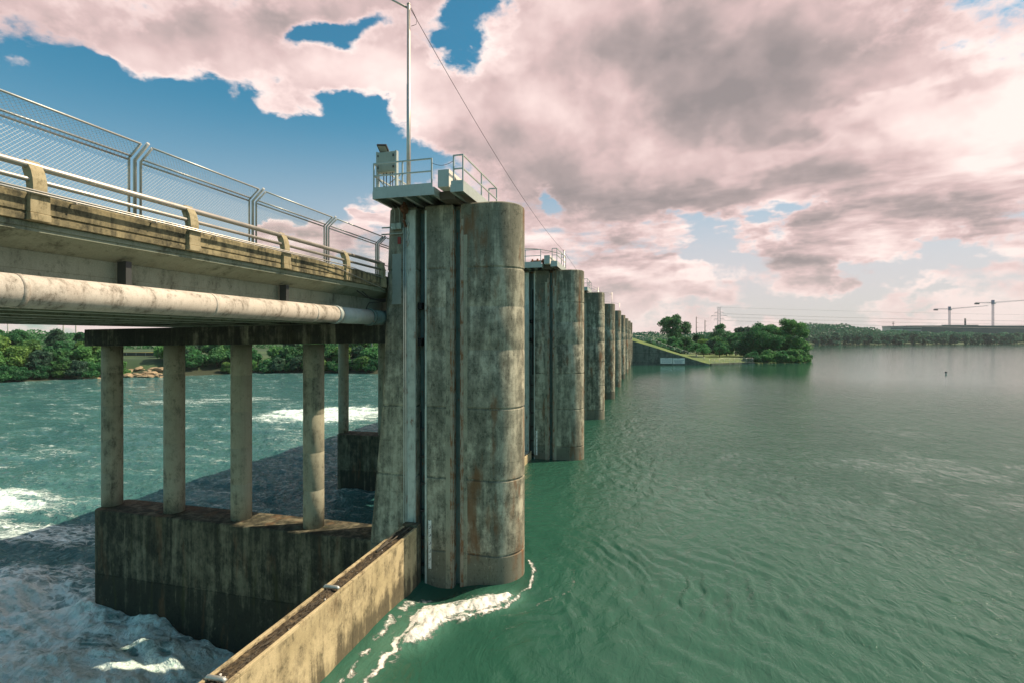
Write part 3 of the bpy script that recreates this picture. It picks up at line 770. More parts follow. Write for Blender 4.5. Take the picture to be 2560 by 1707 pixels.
b = MB().lathe([(.0, -.05), (.17, -.05), (.2, -.02), (.15, 0), (.2, .02), (.17, .05), (.0, .05)], 18)
o = b.build('chain_sheave', M['rust'], t, (-8.93, FACE-.25, 13.95)); o.rotation_euler = (pi/2, 0, radians(70))
b = MB().bar((-8.93, FACE-.25, 14.2), (-8.93, FACE-.25, 13.55), .12, .05).bar((-8.98, FACE-.22, 13.55), (-8.93, FACE-.12, 13.3), .07, .07)
b.build('sheave_bracket', M['rust'], t)
b = MB()
for i in range(14): b.lathe([(.028, -.03), (.04, 0), (.028, .03)], 6, (-8.85+.02*sin(i), FACE-.08))
MB().tube([(-8.86+.03*sin(i*1.3), FACE-.08+.015*cos(i*2), 13.5-.07*i) for i in range(14)], [.03 if i % 2 else .018 for i in range(14)], 7).build('chain', M['galv'], t)

# ------------------------------------------------------------------ service platforms on the pier tops
def make_platform():
    t = thing('service_platform', (0, YM, 0))
    y0, y1 = -2.15, 2.15
    b = MB().box(-9.8, -7.35, y0, y0+.02, 14.17, 14.45).box(-9.8, -9.78, y0+.021, y1, 14.17, 14.45).box(-7.37, -7.35, y0+.021, y1, 14.17, 14.45).box(-9.8, -7.35, y1+.001, y1+.02, 14.17, 14.45)
    for x in (-9.1, -8.5, -7.95): b.box(x-.01, x+.01, y0+.03, y1, 14.19, 14.4).box(x-.06, x+.06, y0+.03, y1, 14.165, 14.188)
    b.box(-7.44, -7.372, y0+.03, y1, 14.165, 14.185).box(-9.778, -9.7, y0+.03, y1, 14.165, 14.185)
    b.box(-6.73, -6.24, y0, y0+.02, 14.21, 14.47).box(-6.26, -6.24, y0+.021, y1, 14.21, 14.47).box(-6.73, -6.71, y0+.021, y1, 14.21, 14.47).box(-6.7, -6.62, y0+.03, y1, 14.205, 14.225)
    b.build('platform_frame', M['steel'], t)
    MB().box(-9.775, -7.375, y0+.025, y1, 14.405, 14.43).box(-6.705, -6.265, y0+.025, y1, 14.42, 14.45).build('deck_plate', M['steel'], t)
    b = MB().box(-9.78, -7.43, y0+.012, y0+.024, 14.452, 14.6).box(-9.782, -9.77, y0+.026, y1, 14.452, 14.6)
    b.box(-6.71, -6.262, y0+.012, y0+.024, 14.472, 14.61).box(-6.258, -6.246, y0+.026, y1, 14.472, 14.61)
    b.build('toe_board', M['steel'], t)
    MB().box(-7.34, -6.74, y0+.5, y1, 14.105, 14.40).build('timber_packing', M['wood'], t)
    r = .024; ya = y0+.045
    def rail(pts_posts, lines, nm='railing'):
        b = MB()
        for p in pts_posts: b.bar((p[0], p[1], 14.44), (p[0], p[1], p[2]), .046)
        for l in lines: b.bar(l[0], l[1], .044)
        b.build(nm, M['steel'], t)
    zt, zm = 15.48, 15.03
    rail([(-9.77, ya, zt), (-8.61, ya, zt), (-7.46, ya, zt)], [((-9.79, ya, zt), (-7.44, ya, zt)), ((-9.77, ya, zm), (-7.46, ya, zm))])
    rail([(-9.77, 0, zt), (-9.77, y1-.05, zt)], [((-9.77, ya, zt), (-9.77, y1-.03, zt)), ((-9.77, ya, zm), (-9.77, y1-.05, zm))])
    rail([(-6.62, ya, zt+.03), (-6.27, ya, zt+.03), (-6.27, 0, zt+.03), (-6.27, y1-.05, zt+.03), (-6.62, y1-.05, zt+.03)],
         [((-6.64, ya, zt+.03), (-6.25, ya, zt+.03)), ((-6.62, ya, zm), (-6.27, ya, zm)), ((-6.27, ya, zt+.03), (-6.27, y1-.03, zt+.03)), ((-6.27, ya, zm), (-6.27, y1-.05, zm)), ((-6.27, y1-.05, zt+.03), (-6.62, y1-.05, zt+.03))])
    b = MB().tube([(-7.46+(.84)*i/8, ya, 15.33-.13*(1-(i/4-1)**2)) for i in range(9)], .009, 6)
    b.build('chain', M['dark'], t)
    return t
PL = ['grey steel platform with railings on the nearest dam pier', 'grey steel platform on the second dam pier, beside the arched lamp', 'small railing platform on the third dam pier', 'railing platform just visible behind the fourth pier top']
plat0 = make_platform(); tag(plat0, PL[0], 'platform', 'service platforms on the pier tops')
for k in range(1, 4):
    c = copy_tree(plat0); c.location = (0, YM+k*SP, 0); c['label'] = PL[k]
def make_hoist():
    t = thing('hoist_housing', (-7, YM, 14.41))
    MB().cbox(-.21, .22, -2.14, 1.4, .0, .63, .008).build('housing', M['white'], t)
    b = MB()
    for i in range(5): b.box(.2205, .224, -1.72+.05*i, -1.69+.05*i, .38-.03*i, .55-.01*i)
    b.build('stencil_mark', M['dark'], t)
    MB().cbox(-.205, .215, -2.152, -2.141, .01, .62, .003).build('end_panel', M['steel'], t)
    b = MB().box(-.3, .3, -1.6, -1.45, -.05, -.001).box(-.3, .3, .9, 1.05, -.05, -.001); b.build('foot', M['steel'], t)
    return t
h0 = make_hoist(); tag(h0, 'long pale steel housing on the platform of the nearest pier', 'hoist housing', 'hoist housings on the platforms')
h1 = copy_tree(h0); h1.location = (-7, YM+SP, 14.41); h1['label'] = 'pale sloping hoist housing on the second pier platform'
# winch drum by the second housing
wd = thing('winch', (-7.75, YM+SP-1.5, 14.44), 'rusty winch drums on the platform of the second pier', 'winch')
o = MB().lathe([(.0, -.5), (.2, -.5), (.2, -.42), (.1, -.41), (.1, -.12), (.22, -.11), (.22, -.03), (.1, -.02), (.1, .3), (.2, .31), (.2, .4), (0, .4)], 16).build('drum', M['rust'], wd, (0, 0, .25)); o.rotation_euler = (0, pi/2, 0)
MB().cbox(-.6, .5, -.18, .18, 0, .06, .01).cbox(-.58, -.5, -.15, .15, .06, .3, .01).cbox(.42, .5, -.15, .15, .06, .3, .01).build('base', M['dark'], wd)

def cabinet(y, label):
    t = thing('control_cabinet', (-9.42, y, 14.43), label, 'cabinet', 'control cabinets on the platforms')
    b = MB().cbox(-.36, .36, -.12, .16, .82, 1.57, .015).build('cabinet_body', M['grey'], t)
    d = MB().cbox(-.31, .31, -.14, -.121, .86, 1.53, .006).build('door', M['grey'], t)
    MB().box(-.345, -.29, -.15, -.141, 1.38, 1.46).box(-.345, -.29, -.15, -.141, .93, 1.01).box(.28, .345, -.15, -.141, 1.36, 1.46).box(.28, .345, -.15, -.141, .95, 1.03).build('hinge', M['dark'], d)
    for x in (-.39, .39): MB().cbox(x-.035, x+.035, -.1, .06, 0, 1.6, .006).build('leg', M['steel'], t)
    b = MB().bar((-.39, .02, .62), (.1, .02, .08), .035).bar((.38, .3, .8), (-.1, .3, .5), .03)
    b.build('brace', M['steel'], t)
    b = MB()
    for x in (-.17, -.06, .1, .2): b.tube([(x, .03, 0), (x, .03, .82)], .018, 8)
    b.build('conduit', M['dark'], t)
    return t
cabinet(YM-1.72, 'grey control cabinet on legs beside the tall lamp post on the nearest pier')
cabinet(YM+SP-1.72, 'teal-grey cabinet half hidden behind the nearest pier nose, on the second platform')
fl = thing('floodlight', (-9.42, YM-1.72, 16.0), 'flat dark floodlight tilted above the grey control cabinet', 'floodlight')
MB().tube([(.08, .1, -.06), (.05, .1, .06), (-.04, .02, .12)], .022, 8).build('bracket', M['steel'], fl)
hd = MB().cbox(-.2, .2, -.17, .17, -.035, .035, .015).build('lamp_head', M['dark'], fl, (-.16, -.04, .17)); hd.rotation_euler = (radians(-32), radians(6), 0)
MB().box(-.15, .15, -.12, .12, -.038, -.0352).build('lens', M['lampglass'], hd)

def lamp_post(x, y, ztop, label, arm=2.6, kind=0):
    t = thing('lamp_post', (x, y, ZT), label, 'lamp post', 'lamp posts along the dam')
    h = ztop-ZT
    MB().tube([(0, 0, 0), (0, 0, h*.62), (0, 0, h*.62+.01), (0, 0, h)], [.09, .085, .075, .07], 14).build('pole', M['galv'], t)
    MB().lathe([(.16, 0), (.16, .03), (.1, .05)], 14).lathe([(.075, h), (.08, h+.03), (.04, h+.08), (.0, h+.09)], 12).build('pole_cap', M['galv'], t)
    if kind == 0: pts = [(-.05, 0, h-.12), (-arm*.3, 0, h+.35), (-arm*.65, 0, h+.75), (-arm, 0, h+.95)]
    else:
        pts = [(-.05-arm*s, 0, h-.5+(.95)*(1-(1-s)**2)) for s in (0, .15, .3, .45, .6, .75, .9, 1)]
    MB().tube(pts, [.045]+[.038]*(len(pts)-1), 8).build('arm', M['galv'], t)
    e = Vector(pts[-1]); b = MB()
    b.tube([e+Vector((.05, 0, 0)), e+Vector((-.08, 0, .0)), e+Vector((-.3, 0, -.01)), e+Vector((-.6, 0, -.02)), e+Vector((-.72, 0, -.02))], [.05, .11, .15, .13, .03], 12)
    b.lathe([(.04, e.z+.1), (.04, e.z+.2), (.0, e.z+.21)], 8, (e.x-.35, 0))
    b.build('lamp_head', M['grey'], t)
    return t
lamp_post(-9.47, YM+.15, 22.75, 'tall slim lamp post rising from the nearest pier, its arm cut by the top edge', 2.6, 0)
lamp_post(-9.15, YM+2*SP, 19.05, 'lamp post with an arched arm seen beside the second pier railing', 5.2, 1)
lamp_post(-8.85, YM+4*SP, 18.5, 'short lamp post seen over the third pier', 5.5, 1)
lamp_post(-8.8, YM+6*SP, 21.0, 'thin lamp post seen over the fourth pier top', 7.0, 1)
lamp_post(-8.8, YM+8*SP, 20.9, 'thin lamp post seen over the fifth pier top', 7.0, 1)
wire = MB()
A = Vector((-9.4, YM+.15, 22.6)); Bq = Vector((-9.12, YM+2*SP, 18.9)); Cq = Vector((-8.85, YM+4*SP, 18.3))
for (p, q, sag) in ((A, Bq, .9), (Bq, Cq, .8), (Cq, Vector((-8.8, YM+6*SP, 20.6)), .8)):
    wire.tube([p.lerp(q, i/24)-Vector((0, 0, sag*4*(i/24)*(1-i/24))) for i in range(25)], .014, 6)
wire.tube([A+Vector((.05, 0, 0)), A+Vector((.25, .1, -.45)), A+Vector((.22, .1, -.65)), A+Vector((.05, 0, -.75))], .01, 6)
tag(wire.build('overhead_wire', M['cable']), 'black overhead wire sagging from the tall lamp post down along the piers', 'wire')

# ------------------------------------------------------------------ gates between the piers
def make_gate(y0, y1, z0, crest=True):
    t = thing('crest_gate', (-8.66, y0, z0))
    L = y1-y0; n = max(1, round(L/4.0)); st = L/n
    b = MB()
    for i in range(n):
        b.cbox(-.29, .30, i*st+.004, (i+1)*st-.004, -6, 1.84, .012)
    b.build('gate_leaf', M['gatewall'], t)
    b = MB()
    for i in range(n):
        b.cbox(.215, .303, i*st+.004, (i+1)*st-.004, 1.842, 1.93, .01)
    b.cbox(-.29, -.2, 0, L, 1.842, 1.95, .012)
    b.build('crest_lip', M['gatewall'], t)
    for yy in (L-4.95, L-9.0):
        if yy > 0:
            q = MB().tube([(-.22, yy, 1.95), (-.2, yy, 1.99), (.18, yy+.02, 1.99), (.24, yy+.02, 1.95)], .05, 10); q.build('tie_bar', M['fencesteel'], t)
    return t, L
g0, L = make_gate(.4, 17.72, 0); tag(g0, 'long concrete gate wall with a debris-covered crest, sunlit, beside the nearest pier', 'gate wall', 'gate walls between the piers')
# twigs and silt lying along the crest
nx_, ny_ = 26, 700
X, Y = np.meshgrid(np.linspace(-.2, .215, nx_), np.linspace(0.02, L-.02, ny_)); 
Zc = 1.846+.055*fbm(X*9, Y*5, 5)+.05*sstep(.45, .75, fbm(X*3+4, Y*1.4, 4))+.09*sstep(L-4.5, L-.5, Y)*fbm(X*5, Y*3+4, 3)
F = gridfaces(ny_, nx_)
V = np.stack([X, Y, Zc], -1).reshape(-1, 3)
deb = np_mesh('crest_debris', V, F[:, ::-1], M['debris'], g0, smooth=True)
tw = MB(); rg = np.random.default_rng(3)
for i in range(420):
    yy = rg.random()*(L-.2)+.1; xx = -.17+.34*rg.random(); a = rg.normal(1.57, .6); l = .04+.13*rg.random()**2
    tw.bar((xx-cos(a)*l*.5, yy-sin(a)*l, 1.91+.03*rg.random()), (min(.2, xx+cos(a)*l*.5), min(L, yy+sin(a)*l), 1.91+.04*rg.random()), .006+.006*rg.random())
for i in range(5):
    yy = L-.3-rg.random()*2.2; xx = -.12+.24*rg.random(); tw.tube([(xx, yy-.5, 1.98), (xx+.05, yy, 2.02), (xx+.02, yy+.25, 2.0)], .022, 6)
o = tw.build('twigs', M['wood'], g0); o['kind'] = 'stuff'
pb = MB()
for i in range(24):
    yy = rg.random()*L; xx = -.17+.34*rg.random(); s = .008+.022*rg.random()**2; pb.cbox(xx, xx+s, yy, yy+s*1.6, 1.89, 1.9+s, .003)
o = pb.build('chips', M['white'], g0); o['kind'] = 'stuff'
tag_end = MB().cbox(-.31, .31, L+.005, L+.32, -6, 2.0, .01); tag_end.build('side_seal', M['bent'], g0)
g1, L1 = make_gate(YM+1.1, YM+SP-1.1, -1.35)
tag(g1, 'lower gate wall with a hatch at its end, half hidden behind the nearest pier', 'gate wall', 'gate walls between the piers')
MB().cbox(-.2, .2, L1-1.2, L1-.5, 1.85, 1.95, .01).build('hatch', M['fencesteel'], g1)
GL = ['gate wall in the third bay, in the gap between the second and third piers', 'gate wall in the fourth bay, in the gap between the third and fourth piers', 'gate wall in the fifth bay', 'gate wall in the sixth bay', 'gate wall in the seventh bay', 'gate wall in the eighth bay']
for k in range(6):
    c = copy_tree(g1); c.location = (-8.66, YM+(k+1)*SP+1.1, -1.35); c['label'] = GL[k]

# ------------------------------------------------------------------ bridge bents
def make_bent():
    t = thing('bridge_bent', (0, YM, 0))
    def slab(z0, z1, g=0):
        pts = [(-10.3, -.87+g), (-10.3, .82-g)]
        pts += [(-24.97-.28*sin(a)+g*sin(a), .54+.28*cos(a)-g*cos(a)) for a in np.linspace(0, pi/2, 7)]
        pts += [(-24.97-.28*cos(a)+g*cos(a), -.59-.28*sin(a)+g*sin(a)) for a in np.linspace(0, pi/2, 7)]
        return pts
    mb = MB(); n = len(slab(0, 0)); v = []; f = []; lev = [(-8, 0), (-2.02, 0), (-2.0, .03), (-1.96, .03), (-1.94, 0), (.95, 0), (1.0, .04)]
    for z, g in lev: v += [(x, y, z) for x, y in slab(0, 0, g)]
    for l in range(len(lev)-1):
        for i in range(n): f.append((l*n+i, l*n+(i+1) % n, (l+1)*n+(i+1) % n, (l+1)*n+i))
    mb.add(v, f); mb.add(v[-n:], [tuple(range(n))])
    mb.build('bent_base', M['bent'], t)
    for x in (-25.07, -21.3, -17.55, -13.82):
        prof = [(.43, 1.002)]
        for zj in (2.6, 4.2, 5.8, 7.4): prof += [(.43, zj-.012), (.423, zj), (.43, zj+.012)]
        prof += [(.43, 8.78)]
        MB().lathe(prof, 28).build('column', M['column'], t, (x, -.05, 0))
    tilt = (9.63-9.44)/15.8
    zb = lambda x: 8.85+(x+9.9)*tilt
    b = MB(); v = []
    for x in (-25.75, -9.85):
        for y in (-.85, .75): v += [(x, y, zb(x)), (x, y, zb(x)+.78)]
    b.add(v, [(0, 2, 3, 1), (4, 5, 7, 6), (0, 4, 6, 2), (1, 3, 7, 5), (0, 1, 5, 4), (2, 6, 7, 3)])
    bm = bmesh.new(); bm_v = [bm.verts.new(p) for p in b.v]
    for ff in b.f: bm.faces.new([bm_v[i] for i in ff])
    bmesh.ops.recalc_face_normals(bm, faces=bm.faces); bmesh.ops.bevel(bm, geom=list(bm.edges), offset=.025, segments=2, affect='EDGES', profile=.5)
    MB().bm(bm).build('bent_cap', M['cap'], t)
    return t
BL = ['nearest bridge bent: four round columns on a stained concrete base under a streaked cap', 'second bridge bent, its last column and base seen beside the nearest pier', 'third bridge bent', 'fourth bridge bent']
bent0 = make_bent(); tag(bent0, BL[0], 'bridge bent', 'bents carrying the road bridge')
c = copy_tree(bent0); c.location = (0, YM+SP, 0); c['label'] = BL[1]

# ------------------------------------------------------------------ road bridge
def make_span():
    t = thing('bridge_span', (0, YM-SP, 0))
    deck = [(-9.96, 10.985), (-9.96, 10.9), (-9.99, 10.9), (-9.99, 10.84), (-10.05, 10.83), (-10.6, 10.60), (-27.0, 10.60), (-27.6, 10.83), (-27.6, 10.985)]
    MB().prism(deck, 0, SP-.02, 'y').build('deck', M['girder'], t)
    for i, x in enumerate(np.linspace(-10.86, -26.4, 8)):
        b = MB()
        if i == 0:
            pr = [(x-.26, 9.64), (x+.24, 9.64), (x+.26, 9.66), (x+.26, 9.95), (x+.25, 9.955), (x+.25, 10.26), (x+.26, 10.265), (x+.26, 10.595), (x-.26, 10.595)]
        else:
            pr = [(x-.28, 9.64), (x+.28, 9.64), (x+.28, 9.78), (x+.1, 9.92), (x+.1, 10.4), (x+.25, 10.595), (x-.25, 10.595), (x-.1, 10.4), (x-.1, 9.92), (x-.28, 9.78)]
        b.prism(pr, .02, SP-.04, 'y'); b.build('girder', M['girder'], t)
    b = MB()
    for yy in (SP*.5, SP-.9, .8): b.box(-26.1, -11.13, yy-.15, yy+.15, 9.8, 10.59)
    b.build('diaphragm', M['girder'], t)
    par = [(-9.90, 10.99), (-9.88, 10.995), (-9.88, 11.095), (-9.905, 11.105), (-9.905, 11.135), (-9.88, 11.145), (-9.88, 11.43), (-9.9, 11.455), (-10.16, 11.455), (-10.2, 10.99)]
    MB().prism(par, .0, SP-.02, 'y').build('parapet', M['parapet'], t)
    far = [(-27.58, 10.99), (-27.3, 10.99), (-27.3, 11.45), (-27.58, 11.45)]
    MB().prism(far, .0, SP-.02, 'y').build('parapet', M['parapet'], t)
    ys = [.66, 3.69, 6.73, 9.76, 12.82, 15.9, 18.35]
    for yy in ys:
        MB().cbox(-9.98, -9.80, yy-.15, yy+.15, 11.12, 11.44, .012).cbox(-9.99, -9.785, yy-.155, yy+.155, 10.992, 11.118, .012).build('pilaster', M['post'], t)
        o = [(-9.81, 11.441), (-9.805, 11.56), (-9.82, 11.70), (-9.86, 11.83), (-9.93, 11.95), (-9.99, 12.02)]
        i = [(-10.10, 12.0), (-10.06, 11.86), (-10.0, 11.72), (-9.97, 11.6), (-9.96, 11.441)]
        MB().prism(o+i, yy-.105, yy+.105, 'y').build('rail_post', M['post'], t)
    MB().tube([(-9.985, .0, 11.935), (-9.985, SP-.98, 11.935)], .06, 14).build('upper_rail', M['galv'], t)
    MB().tube([(-9.925, .0, 11.68), (-9.925, SP-.98, 11.68)], .042, 12).build('lower_rail', M['galv'], t)
    return t
span0 = make_span(); tag(span0, 'nearest bridge span with a weathered parapet, curved posts and twin steel rails', 'bridge span', 'spans of the road bridge')
SL = ['second bridge span, hidden behind the nearest pier', 'third bridge span behind the piers', 'fourth bridge span behind the piers', 'fifth bridge span behind the piers']
for k in range(1, 5):
    c = bpy.data.objects.new('bridge_span', None); COL.objects.link(c); c.location = (0, YM+(k-1)*SP, 0); tag(c, SL[k-1], 'bridge span', 'spans of the road bridge')
    for ch in span0.children:
        if ch.name.split('.')[0] in ('deck', 'girder', 'parapet'):
            d = ch.copy(); COL.objects.link(d); d.parent = c
cd_ = MB()
cd_.tube([(-9.755, -1, 11.475), (-9.755, 15.2, 11.475), (-9.77, 16.2, 11.42), (-9.80, 17.7, 11.36), (-9.82, 18.05, 11.34)], .017, 8)
cd_.tube([(-9.745, -1, 11.435), (-9.745, 13.6, 11.435), (-9.75, 14.2, 11.40), (-9.78, 17.5, 10.96), (-9.85, 18.0, 10.9)], .017, 8)
for yy in np.arange(.7, 15, 1.52): cd_.box(-9.875, -9.725, yy, yy+.03, 11.405, 11.42)
tag(cd_.build('conduit_pair', M['galv']), 'pair of thin steel conduits clipped along the outside of the bridge parapet', 'conduit')
cb = MB()
cb.tube([(-9.95, 16.2, 10.72), (-10.0, 16.9, 10.55), (-9.95, 17.5, 10.5), (-9.86, 18.1, 10.55)], .022, 8)
cb.tube([(-9.97, 16.6, 10.72), (-10.0, 17.2, 10.5), (-9.93, 17.7, 10.47), (-9.86, 18.1, 10.5)], .02, 8)
cb.tube([(-9.86, 18.1, 10.47), (-9.96, 17.6, 10.40), (-10.05, 17.2, 10.36), (-10.1, 17.12, 10.2), (-10.12, 17.1, 10.08)], .017, 8)
tag(cb.build('cable_bundle', M['cable']), 'dark cables looping under the bridge edge next to the nearest pier', 'cable')

pp = thing('water_pipe', (-10.17, 0, 9.83), 'large whitish pipe hung along the underside of the bridge', 'pipe')
b = MB().tube([(0, -1.5, 0), (0, 15.1, 0)], .285, 36); b.build('pipe_run', M['pipe'], pp)
b = MB().tube([(0, 15.1, 0), (0, 15.32, 0)], .31, 36).tube([(0, 15.32, 0), (0, 17.3, 0)], .278, 36)
for yy in (16.0, 16.25, 16.5): b.tube([(0, yy, 0), (0, yy+.025, 0)], .284, 36)
b.build('coupling', M['steel'], pp)
for yy in (2.2, 6.1, 10.0, 13.9): MB().tube([(0, yy, 0), (0, yy+.09, 0)], .2925, 36).build('pipe_joint', M['pipe'], pp)
b = MB().tube([(0, 17.3, 0), (0, 17.5, 0)], .325, 36).tube([(0, 17.5, 0), (0, 18.6, 0)], .29, 30); b.build('end_collar', M['teal'], pp)
for yy in (3.4, 8.1, 12.9):
    MB().box(-.33, -.1, yy, yy+.12, .30, .78).build('hanger', M['dark'], pp)

# chain link fence on the bridge
fn = thing('chain_link_fence', (0, 0, 0), 'tall chain link fence with outward-leaning top behind the bridge parapet', 'fence')
PY = [1.77, 5.17, 8.57, 11.97, 15.37, 18.8, 22.2]
xb, zb0, zb1 = -10.62, 11.0, 12.86; xt, zt_ = -10.30, 13.13
for i, yy in enumerate(PY):
    b = MB()
    for dy in (-.13, 0, .13):
        rr_ = .036 if dy == 0 else .026
        b.tube([(xb, yy+dy, zb0), (xb, yy+dy, zb1), (xt+(.05 if dy == 0 else 0), yy+dy, zt_+(.05 if dy == 0 else 0))], rr_, 8)
    b.build('fence_post', M['fencesteel'], fn)
for i in range(len(PY)-1):
    y0, y1 = PY[i]+.13, PY[i+1]-.13
    b = MB()
    for (x, z, r) in ((xb, zb1-.03, .022), (xb+.06, zb1+.04, .022), (xt, zt_, .022), (xb, 12.08, .018), (xb, 11.06, .018)): b.tube([(x, y0, z), (x, y1, z)], r, 8)
    b.build('fence_rail', M['fencesteel'], fn)
    b = MB(); w = .0034; pitch = .078
    def wires(h0, h1, P):
        H = h1-h0; W = y1-y0
        for sgn in (1, -1):
            k = -int(H/pitch)-1
            while k*pitch < W:
                s0 = k*pitch; a0 = max(0., -s0); a1 = min(H, W-s0)
                if a1 > a0:
                    u0, u1 = s0+a0, s0+a1
                    ya, yb = (y0+u0, y0+u1) if sgn > 0 else (y1-u0, y1-u1)
                    b.bar(P(ya, h0+a0), P(yb, h0+a1), w, w, up=(1, 0, .2))
                k += 1
    wires(0, zb1-11.06, lambda y, h: (xb+.012, y, 11.06+h))
    sl = hypot(xt-xb, zt_-zb1)
    wires(0, sl, lambda y, h: (xb+(xt-xb)*h/sl+.01, y, zb1+(zt_-zb1)*h/sl))
    b.build('mesh_panel', M['fencesteel'], fn)
# ------------------------------------------------------------------ vegetation
def leaf_quads(P, N, size, g, aspect=(.6, 1.0)):
    """leaf sprays: one bent quad per spray, facing roughly outward"""
    n = len(P)
    nr = N+g.normal(0, .75, (n, 3)); nr /= np.linalg.norm(nr, axis=1)[:, None]+1e-9
    a = np.cross(nr, g.normal(0, 1, (n, 3))); a /= np.linalg.norm(a, axis=1)[:, None]+1e-9
    b = np.cross(nr, a)
    s = size*(.55+.9*g.random(n))[:, None]; s2 = s*(aspect[0]+(aspect[1]-aspect[0])*g.random(n))[:, None]
    lift = nr*s*.22
    V = np.stack([P-a*s*.5-b*s2*.15, P-b*s2*.5+lift, P+a*s*.5+b*s2*.1, P+b*s2*.5-lift*.4], 1).reshape(-1, 3)
    F = np.arange(4*n).reshape(-1, 4)
    return V, F
def crown_mesh(seed, h0, h1, r, nl, n, size, shape='round', lobe=(.26, .42)):
    g = np.random.default_rng(seed); L = []
    for i in range(nl):
        u = g.random(); t = g.random()*2*pi
        if shape == 'round': prof = sqrt(max(.05, 1-(2*u-.9)**2))
        elif shape == 'shrub': prof = 1-.55*u**1.6
        elif shape == 'umbrella': prof = 1-.75*u
        elif shape == 'tall': prof = .55+.45*sin(pi*min(1, u*1.05))
        q = sqrt(g.random()*.85+.15)*prof*r*.72
        z = h0+(h1-h0)*(.12+.80*u)
        lr = r*(lobe[0]+(lobe[1]-lobe[0])*g.random())*(1-.25*u)
        L.append((q*cos(t)*(1+.15*g.normal()), q*sin(t)*(1+.15*g.normal()), z, lr, lr*(.62+.25*g.random())))
    L = np.array(L); w = L[:, 3]**2; w /= w.sum()
    k = g.choice(nl, n, p=w)
    d = g.normal(0, 1, (n, 3)); d[:, 2] = d[:, 2]*.9+.25; d /= np.linalg.norm(d, axis=1)[:, None]
    rad = 1-.5*g.random(n)**2.2+.10*g.normal(size=n)
    P = L[k, :3]+d*np.stack([L[k, 3], L[k, 3], L[k, 4]], 1)*rad[:, None]
    P[:, 2] = np.maximum(P[:, 2], .05+.3*g.random(n))
    V, F = leaf_quads(P, d, size, g)
    return V, F, L
def trunk_mb(L, h0, rt, seed, limbs=6, base_z=-.4):
    g = np.random.default_rng(seed); mb = MB()
    lean = (g.normal()*.3, g.normal()*.3); top = Vector((lean[0], lean[1], h0+.25*(L[:, 2].max()-h0)))
    mb.tube([(0, 0, base_z), (lean[0]*.2, lean[1]*.2, top.z*.35), (lean[0]*.6, lean[1]*.6, top.z*.7), top], [rt*1.35, rt, rt*.85, rt*.6], 9)
    idx = g.permutation(len(L))[:limbs]
    for i in idx:
        e = Vector(L[i, :3]); s = top*(.55+.45*g.random()); m = s.lerp(e, .5)+Vector((g.normal()*.2, g.normal()*.2, -.3))
        mb.tube([s, m, s.lerp(e, .95)], [rt*.45, rt*.3, rt*.1], 6)
    return mb
def proto(name, seed, h0, h1, r, nl, n, size, mat, shape='round', rt=.25, lobe=(.26, .42), limbs=6, cat='tree'):
    V, F, L = crown_mesh(seed, h0, h1, r, nl, n, size, shape, lobe)
    root = thing(name); np_mesh('crown', V, F, mat, root)
    trunk_mb(L, h0, rt, seed, limbs).build('trunk', M['bark'], root)
    return root
_used = set()
def place(p, x, y, s, label, cat, group, rz=None, z=None, mat=None, sz=None):
    if p.name in _used: o = copy_tree(p)
    else: o = p; _used.add(p.name)
    zz = float(ground_h(np.array([x], float), np.array([y], float))[0]) if z is None else z
    o.location = (x, y, zz-.15); o.rotation_euler = (0, 0, random.random()*6.28 if rz is None else rz); o.scale = (s, s, sz or s)
    tag(o, label, cat, group)
    if mat is not None:
        for c in o.children:
            if c.name.startswith('crown'):
                if c.data.materials[0] != mat:
                    c.material_slots[0].link = 'OBJECT'; c.material_slots[0].material = mat
    return o
def px_of(x, y):
    d = -x*sin(TH)+y*cos(TH); return 1176+1176*(x*cos(TH)+y*sin(TH))/d
SH = [proto('shrub', 21+i, .3, 4.6, 3.2, 18, 3600, .5, M[m], 'shrub', .12, (.32, .5), 5) for i, m in enumerate(('leafA', 'leafC', 'leafD', 'leafB'))]
TR = [proto('leafy_tree', 41+i, 2.2, 11, 5.2, 26, 6000, .6, M[m], s, .26, (.24, .4)) for i, (m, s) in enumerate((('leafB', 'round'), ('leafA', 'round'), ('leafD', 'tall'), ('leafB', 'tall')))]

# left bank: shrubs at the water, bigger ones behind, trees behind those, seen below the bridge between its columns
bank = SHORE[5:15]
seg = np.hypot(*np.diff(bank, axis=0).T); cum = np.concatenate([[0], np.cumsum(seg)])
def along(s, off):
    i = min(len(seg)-1, max(0, int(np.searchsorted(cum, s)-1))); f = (s-cum[i])/seg[i]
    d = (bank[i+1]-bank[i])/seg[i]; n = np.array([-d[1], d[0]])
    p = bank[i]+(bank[i+1]-bank[i])*f+n*off
    return p
GAPS = [(-80, 230, 'left of the first bridge column'), (230, 393, 'between the first and second bridge columns'), (393, 549, 'between the second and third bridge columns'), (549, 717, 'between the third and fourth bridge columns'), (717, 784, 'right of the fourth bridge column'), (784, 880, 'beside the nearest pier')]
rg = random.Random(5)
cnt = {}
ORD = ['first', 'second', 'third', 'fourth', 'fifth', 'sixth', 'seventh', 'eighth', 'ninth', 'tenth', 'eleventh', 'twelfth', 'thirteenth', 'fourteenth', 'fifteenth', 'sixteenth']
def rowspec():
    rows = []
    for (off, step, kind, lo, hi) in ((2.2, 3.9, 'water', .85, 1.15), (7.5, 4.6, 'mid', 1.2, 1.55), (14, 6.0, 'back', 1.35, 1.7), (27, 7.0, 'tree', .78, 1.0)):
        s = 1.0+rg.random()*2; L_ = []
        while s < cum[-1]-30:
            p = along(s, off+rg.uniform(-1.2, 1.6)); q = px_of(p[0], p[1])
            if -70 < q < 872 and not (296 < q < 385) and not (385 < q < 520 and kind == 'water'):
                L_.append((p, q, kind, rg.uniform(lo, hi)))
            s += step*rg.uniform(.75, 1.3)
        rows.append(L_)
    return rows
